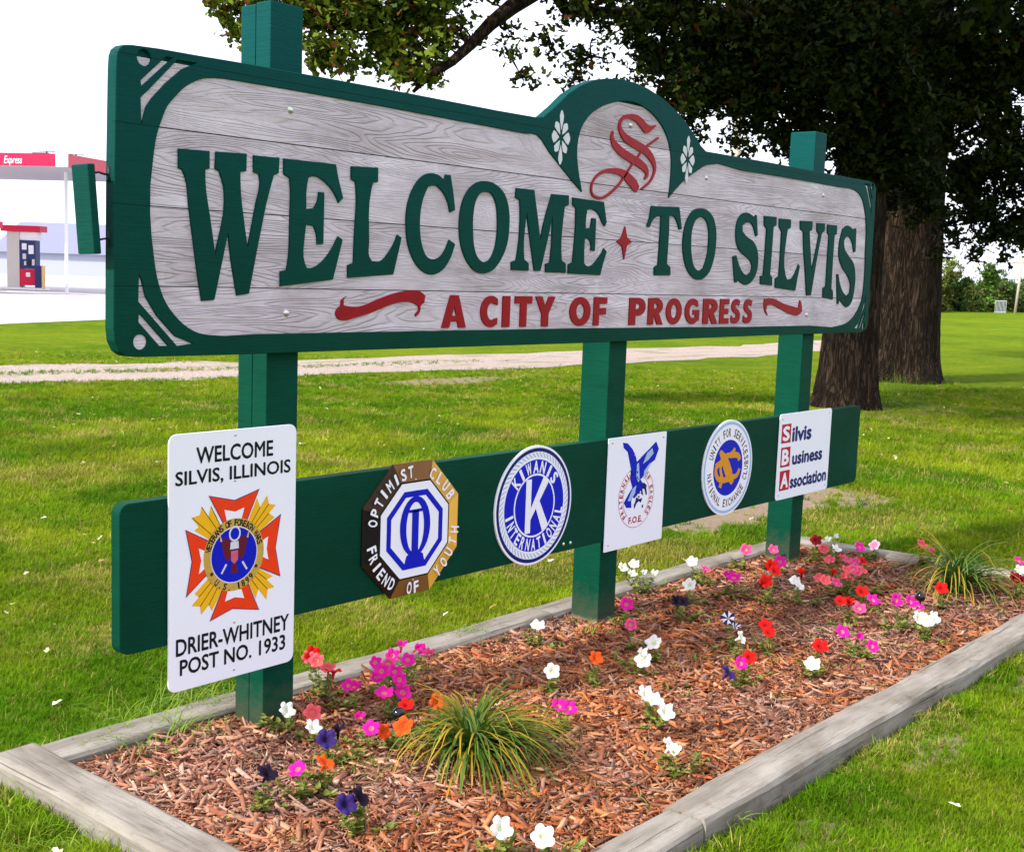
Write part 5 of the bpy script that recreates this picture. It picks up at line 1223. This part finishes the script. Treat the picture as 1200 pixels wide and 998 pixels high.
# store building beyond
b = ground(42, 325.5); b = Vector((b[0], b[1], -.05))-Rh*3.2; st = empty('store_building', b, 'long low white building with pale lilac roof beyond the forecourt', 'building')
mb = MB(); obox(mb, b, Rh, Fh, 0, 26, 0, 12, 0, 1.9); mb.build('wall', plain('pale_blue_wall', (.36, .39, .48), .6, var=.06), st)
MRF = plain('lilac_metal_roof', (.20, .21, .31), .5, var=.05)
mb = MB(); V = [b+Rh*-.3+Fh*-.4+Vector((0, 0, 1.9)), b+Rh*26.3+Fh*-.4+Vector((0, 0, 1.9)), b+Rh*26.3+Fh*6+Vector((0, 0, 4.35)), b+Rh*-.3+Fh*6+Vector((0, 0, 4.35)), b+Rh*26.3+Fh*12.4+Vector((0, 0, 1.9)), b+Rh*-.3+Fh*12.4+Vector((0, 0, 1.9))]
mb.add([v[:] for v in V], [(0, 1, 2, 3), (3, 2, 4, 5), (0, 3, 5), (1, 4, 2), (0, 5, 4, 1)]); mb.build('roof', MRF, st)
mb = MB(); obox(mb, b, Rh, Fh, 0, 26, -.06, -.01, 0, .22); mb.build('plinth', MGALV, st)
for k in range(5):
    mb = MB(); obox(mb, b, Rh, Fh, 14.4+k*2, 15.6+k*2, -.04, -.008, .6, 1.6); mb.build('window', MGLA, st)
# parked van glimpsed left of the sign edge
b = ground(129, 327); b = Vector((b[0], b[1], -.03)); van = empty('parked_van', b, 'white and dark parked van half hidden behind the left edge of the sign', 'van')
def vb(name, m, *a):
    mb = MB(); obox(mb, b, Rh, Fh, *a); return mb.build(name, m, van)
vb('body', MCW, -.75, .95, 0, 3.6, .35, .95); vb('cab', MCW, -.62, .82, .9, 3.5, .951, 1.45)
vb('windscreen', MGLA, -.55, .75, .86, .898, .98, 1.38); vb('grille', MGLA, -.45, .65, -.03, -.002, .5, .75); vb('bumper', MIRN, -.75, .95, -.1, -.004, .3, .42)
for a in (-.68, .72): 
    vb('headlight', MWPT, a, a+.18, -.03, -.002, .6, .78)
for a, c in ((-.78, .5), (.75, .5), (-.78, 2.8), (.75, 2.8)):
    mb = MB(); q = b+Rh*a+Fh*c+Vector((0, 0, .3)); mb.tube([q, q+Rh*.2], .3, 16); mb.build('wheel', MIRN, van)

# ================================================================== GRASS
def tuft(seed, nb=13, h=.055, w=.0022, rad=.022):
    rr = random.Random(seed); V = []; Fc = []
    for i in range(nb):
        a = rr.uniform(0, math.tau); r = rad*math.sqrt(rr.random()); p = Vector((r*math.cos(a), r*math.sin(a), -.004)); a2 = rr.uniform(0, math.tau)
        L = h*rr.uniform(.55, 1.2); e = rr.uniform(.7, 1.5); d = Vector((math.cos(a2), math.sin(a2), 0)); sd = Vector((-d.y, d.x, 0)); o = len(V)
        for s in range(3):
            ww = w*(1-.25*s); V += [tuple(p+sd*ww), tuple(p-sd*ww)]; p = p+(d*math.cos(e)+Vector((0, 0, 1))*math.sin(e))*L/3; e -= rr.uniform(.15, .55)
        V.append(tuple(p)); Fc += [(o, o+1, o+3, o+2), (o+2, o+3, o+5, o+4), (o+4, o+5, o+6)]
    return mesh('tuft', V, Fc)
def grass_mat():
    m, nt, b, o = mat_new('grass_blade'); a = N(nt, 'ShaderNodeAttribute'); a.attribute_name = 'gcol'; a.attribute_type = 'INSTANCER'
    sp = N(nt, 'ShaderNodeSeparateXYZ'); nt.links.new(objco(nt), sp.inputs[0])
    c = a.outputs['Color']
    nt.links.new(c, b.inputs['Base Color']); b.inputs['Roughness'].default_value = .7; b.inputs['Specular IOR Level'].default_value = .06
    t = N(nt, 'ShaderNodeBsdfTranslucent'); nt.links.new(c, t.inputs['Color']); ms = N(nt, 'ShaderNodeMixShader'); ms.inputs[0].default_value = .35
    nt.links.new(b.outputs[0], ms.inputs[1]); nt.links.new(t.outputs[0], ms.inputs[2]); nt.links.new(ms.outputs[0], o.inputs['Surface']); return m
MGR = grass_mat()
def grass():
    n = 420000; r = 2.0*np.exp(RNG.random(n)*math.log(24/2.0)); th = YAW+RNG.uniform(-.62, .62, n)
    x = CX+r*np.sin(th); y = CY+r*np.cos(th); k = np.ones(n, bool)
    k &= ~((x > -.225) & (x < 5.33) & (y > -1.55) & (y < .415))
    for (px, py, rx, ry, st) in PATCHES:
        d = ((x-px)/rx)**2+((y-py)/ry)**2+(vnoise(x, y, 5, 3)-.5)*1.4; k &= ~((d < 1) & (RNG.random(n) < st*1.05))
    ya = np.interp(x, [-14, -2, 6.07, 9.3, 16.0, 22.7, 30], [15, 13.3, 12.4, 11.74, 10.9, 10.9, 10.5]); yb = np.interp(x, [-14, -3, 7.4, 11.3, 20.4, 28, 34], [18, 16.6, 15, 14.2, 13.6, 13.2, 12.6])
    tt = (y-ya)/(yb-ya); mid = (tt > .40) & (tt < .60) & (vnoise(x, y, .8, 21) > .35)
    k &= ~((y > ya+.25*(vnoise(x, y, 2.5, 22)-.3)) & (y < yb-.3*(vnoise(x, y, 2.5, 23)-.3)) & ~mid); k &= ~((y > (x+90)*.4216-20-.1) & (x < 44) & (y > 11))
    for bb, rad in ((b1, .62), (b2, .75)): k &= np.hypot(x-bb[0], y-bb[1]) > rad
    k &= RNG.random(n) < np.clip((25-r)/13, 0, 1)**.8
    x, y, r = x[k], y[k], r[k]; n = len(x)
    d = np.maximum.reduce([-x-.3, x-5.4, y-.5, -y-1.7]); d = np.clip(d, 0, 1)
    z = -.06+.018*np.sin(x*.9+1)*np.cos(y*.7)*d*np.clip((8.5-y)/3, 0, 1)
    a = vnoise(x, y, .9, 1)*.6+vnoise(x, y, 3.1, 2)*.4; t = np.clip((a-.30)/.45, 0, 1)[:, None]
    c = np.array((.082, .190, .003))*(1-t)+np.array((.225, .290, .010))*t
    dry = np.clip((vnoise(x, y, 1.7, 5)-.55)*2.2, 0, 1)*.55+.06; m = RNG.random(n) < dry; c[m] = np.array((.36, .31, .08))*RNG.uniform(.7, 1.2, (m.sum(), 1))
    c *= RNG.uniform(.65, 1.2, (n, 1)); c *= (.92+.36*np.clip((vnoise(x, y, 2.2, 11)*.5+vnoise(x, y, 6.5, 12)*.5-.25)*2, 0, 1))[:, None]; s = RNG.uniform(.7, 1.25, n)*np.clip(r/6.5, .8, 1.7)*.80
    # uncut grass against the timbers
    e = (np.abs(y+1.58) < .09) & (x > -.3) & (x < 5.4) | (np.abs(y-.46) < .09) & (x > -.3) & (x < 5.4) | (np.abs(x+.26) < .08) & (y < .5) & (y > -1.6)
    e &= (vnoise(x, y, 4, 8) > .42); s[e] *= RNG.uniform(1.2, 1.9, e.sum())
    s *= np.where(r < 14, 1, .85)
    me = bpy.data.meshes.new('grass_points'); me.vertices.add(n); me.vertices.foreach_set('co', np.stack([x, y, z], 1).astype(np.float32).ravel())
    at1 = me.attributes.new('gcol', 'FLOAT_COLOR', 'POINT'); cc4 = np.ones((n, 4), np.float32); cc4[:, :3] = c; at1.data.foreach_set('color', cc4.ravel())
    at2 = me.attributes.new('gscale', 'FLOAT', 'POINT'); at2.data.foreach_set('value', s.astype(np.float32))
    at3 = me.attributes.new('grot', 'FLOAT_VECTOR', 'POINT'); rot = np.zeros((n, 3), np.float32); rot[:, 2] = RNG.uniform(0, 6.28, n); rot[:, 0] = RNG.normal(0, .15, n); at3.data.foreach_set('vector', rot.ravel())
    ob = link('grass', me); tag(ob, 'mown green grass blades of the lawn around the bed and under the oaks', kind='stuff')
    ng = bpy.data.node_groups.new('grass_tufts', 'GeometryNodeTree'); ng.interface.new_socket('Geometry', in_out='INPUT', socket_type='NodeSocketGeometry'); ng.interface.new_socket('Geometry', in_out='OUTPUT', socket_type='NodeSocketGeometry')
    gi = ng.nodes.new('NodeGroupInput'); go = ng.nodes.new('NodeGroupOutput'); iop = ng.nodes.new('GeometryNodeInstanceOnPoints'); jn = ng.nodes.new('GeometryNodeJoinGeometry')
    m2p = ng.nodes.new('GeometryNodeMeshToPoints'); ng.links.new(gi.outputs[0], m2p.inputs['Mesh'])
    for v in range(5):
        tm_ = tuft(v+1); tm_.materials.append(MGR); to = bpy.data.objects.new('grass_tuft', tm_)
        oi = ng.nodes.new('GeometryNodeObjectInfo'); oi.inputs['Object'].default_value = to; oi.inputs['As Instance'].default_value = True; ng.links.new(oi.outputs['Geometry'], jn.inputs[0])
    ng.links.new(m2p.outputs[0], iop.inputs['Points']); ng.links.new(jn.outputs[0], iop.inputs['Instance']); iop.inputs['Pick Instance'].default_value = True
    for nm, typ, sock in (('gscale', 'FLOAT', 'Scale'), ('grot', 'FLOAT_VECTOR', 'Rotation')):
        na = ng.nodes.new('GeometryNodeInputNamedAttribute'); na.data_type = typ; na.inputs['Name'].default_value = nm; ng.links.new(na.outputs[0], iop.inputs[sock])
    ng.links.new(iop.outputs[0], go.inputs[0]); md = ob.modifiers.new('tufts', 'NODES'); md.node_group = ng
grass()
# long wispy grass over the left back timber and inside the bed edges
def wisps():
    V = []; Fc = []; Cq = []; rr = random.Random(5)
    def blade(p, L, a, e, w, col):
        p = Vector(p); d = Vector((math.cos(a), math.sin(a), 0)); sd = Vector((-d.y, d.x, 0)); o = len(V); ns = 6
        for s in range(ns): 
            ww = w*(1-.12*s); V.extend([tuple(p+sd*ww), tuple(p-sd*ww)]); Cq.extend([col]*2); p = p+(d*math.cos(e)+Vector((0, 0, 1))*math.sin(e))*L/ns; e -= rr.uniform(.15, .5)
        V.append(tuple(p)); Cq.append(col)
        for s in range(ns-1): Fc.append((o+2*s, o+2*s+1, o+2*s+3, o+2*s+2))
        Fc.append((o+2*ns-2, o+2*ns-1, o+2*ns))
    def bunch(u, v, z, n, L, spread):
        c = ground(u, v, z)
        for _ in range(n):
            k = rr.random(); col = (.10+.16*k, .24+.10*k, .012+.02*k)
            blade((c[0]+rr.gauss(0, spread), c[1]+rr.gauss(0, spread), z), L*rr.uniform(.5, 1.2), rr.uniform(0, 6.28), rr.uniform(.8, 1.5), rr.uniform(.0012, .0026), col)
    bunch(150, 850, -.05, 60, .17, .06); bunch(195, 862, -.01, 80, .18, .06); bunch(240, 835, -.02, 80, .20, .06); bunch(215, 830, -.05, 60, .2, .06); bunch(265, 820, -.05, 40, .16, .05); bunch(130, 872, -.01, 50, .13, .04); bunch(100, 878, -.01, 30, .10, .05); bunch(160, 880, 0, 24, .09, .04)
    bunch(540, 745, 0, 26, .14, .03); bunch(560, 745, 0, 18, .10, .03); bunch(850, 968, -.05, 18, .16, .015); bunch(840, 975, -.06, 30, .11, .04); bunch(1050, 845, -.06, 60, .12, .08); bunch(990, 878, -.06, 40, .12, .06); bunch(940, 905, -.06, 30, .12, .05)
    bunch(20, 960, -.06, 60, .12, .08); bunch(120, 985, -.06, 60, .12, .07); bunch(60, 985, -.06, 60, .12, .07); bunch(690, 742, 0, 12, .10, .02); bunch(430, 905, 0, 24, .10, .05); bunch(395, 900, 0, 24, .10, .05)
    bunch(1048, 460, -.06, 200, .62, .22); bunch(1040, 470, -.06, 90, .4, .3); bunch(1085, 450, -.06, 60, .25, .2)
    for _ in range(190):
        x = rr.uniform(0, 5); y = rr.uniform(-1.33, .2); c0_ = (x, y, 0)
        for _ in range(rr.randint(2, 6)):
            k = rr.random(); blade((x+rr.gauss(0, .012), y+rr.gauss(0, .012), 0), rr.uniform(.02, .06), rr.uniform(0, 6.28), rr.uniform(.4, 1.3), rr.uniform(.0015, .005), (.14+.12*k, .24+.06*k, .03))
    me = mesh('wisps', V, Fc); a = me.color_attributes.new('tint', 'FLOAT_COLOR', 'POINT'); a.data.foreach_set('color', np.array([(*c, 1) for c in Cq], dtype=np.float32).ravel())
    tag(link('long_grass', me, tint_mat('long_grass', .6, .3, .25)), 'longer wispy grass and weeds sprouting along the timbers and in the mulch', kind='stuff')
wisps()
# fallen leaves on the lawn
def fallen():
    n = 3200; r = 3.0*np.exp(RNG.random(n)*math.log(28/3.0)); th = YAW+RNG.uniform(-.6, .6, n); x = CX+r*np.sin(th); y = CY+r*np.cos(th)
    k = ~((x > -.3) & (x < 5.4) & (y > -1.9) & (y < .45)) & (RNG.random(n) < np.where(np.hypot(x-CX, y-CY) < 7, .10, .28)) & (y < 24); x, y = x[k], y[k]; n = len(x)
    pal = np.array([(.62, .52, .22), (.70, .66, .42), (.42, .26, .10), (.75, .74, .58), (.5, .42, .12)]); c = pal[RNG.integers(0, 5, n)]*RNG.uniform(.6, 1, (n, 1))
    P = np.stack([x, y, np.full(n, -.015)], 1); a, b = leaf_cloud(P, .042, c, up=2.5)
    tag(link('fallen_leaves', fastmesh('fallen_leaves', a, 9, n, b), tint_mat('dry_leaf', .8, .1)), 'scattered pale fallen leaves on the lawn', kind='stuff')
fallen()
for (u, v, s, lab) in ((1118, 942, .06, 'pale curled fallen leaf on the grass in front of the bed'), (355, 520, .09, 'white torn leaf on the lawn right of the tall white sign')):
    p = ground(u, v, -.01); a, b = leaf_cloud(np.array([p]), s, np.array([(.75, .70, .52)]), up=3); tag(link('fallen_leaf', fastmesh('fallen_leaf', a, 9, 1, b), tint_mat('pale_leaf', .8, .1)), lab, 'leaf')
print('triangles', sum(len(o.data.polygons) for o in bpy.data.objects if o.type == 'MESH'), 'objects', len(bpy.data.objects))
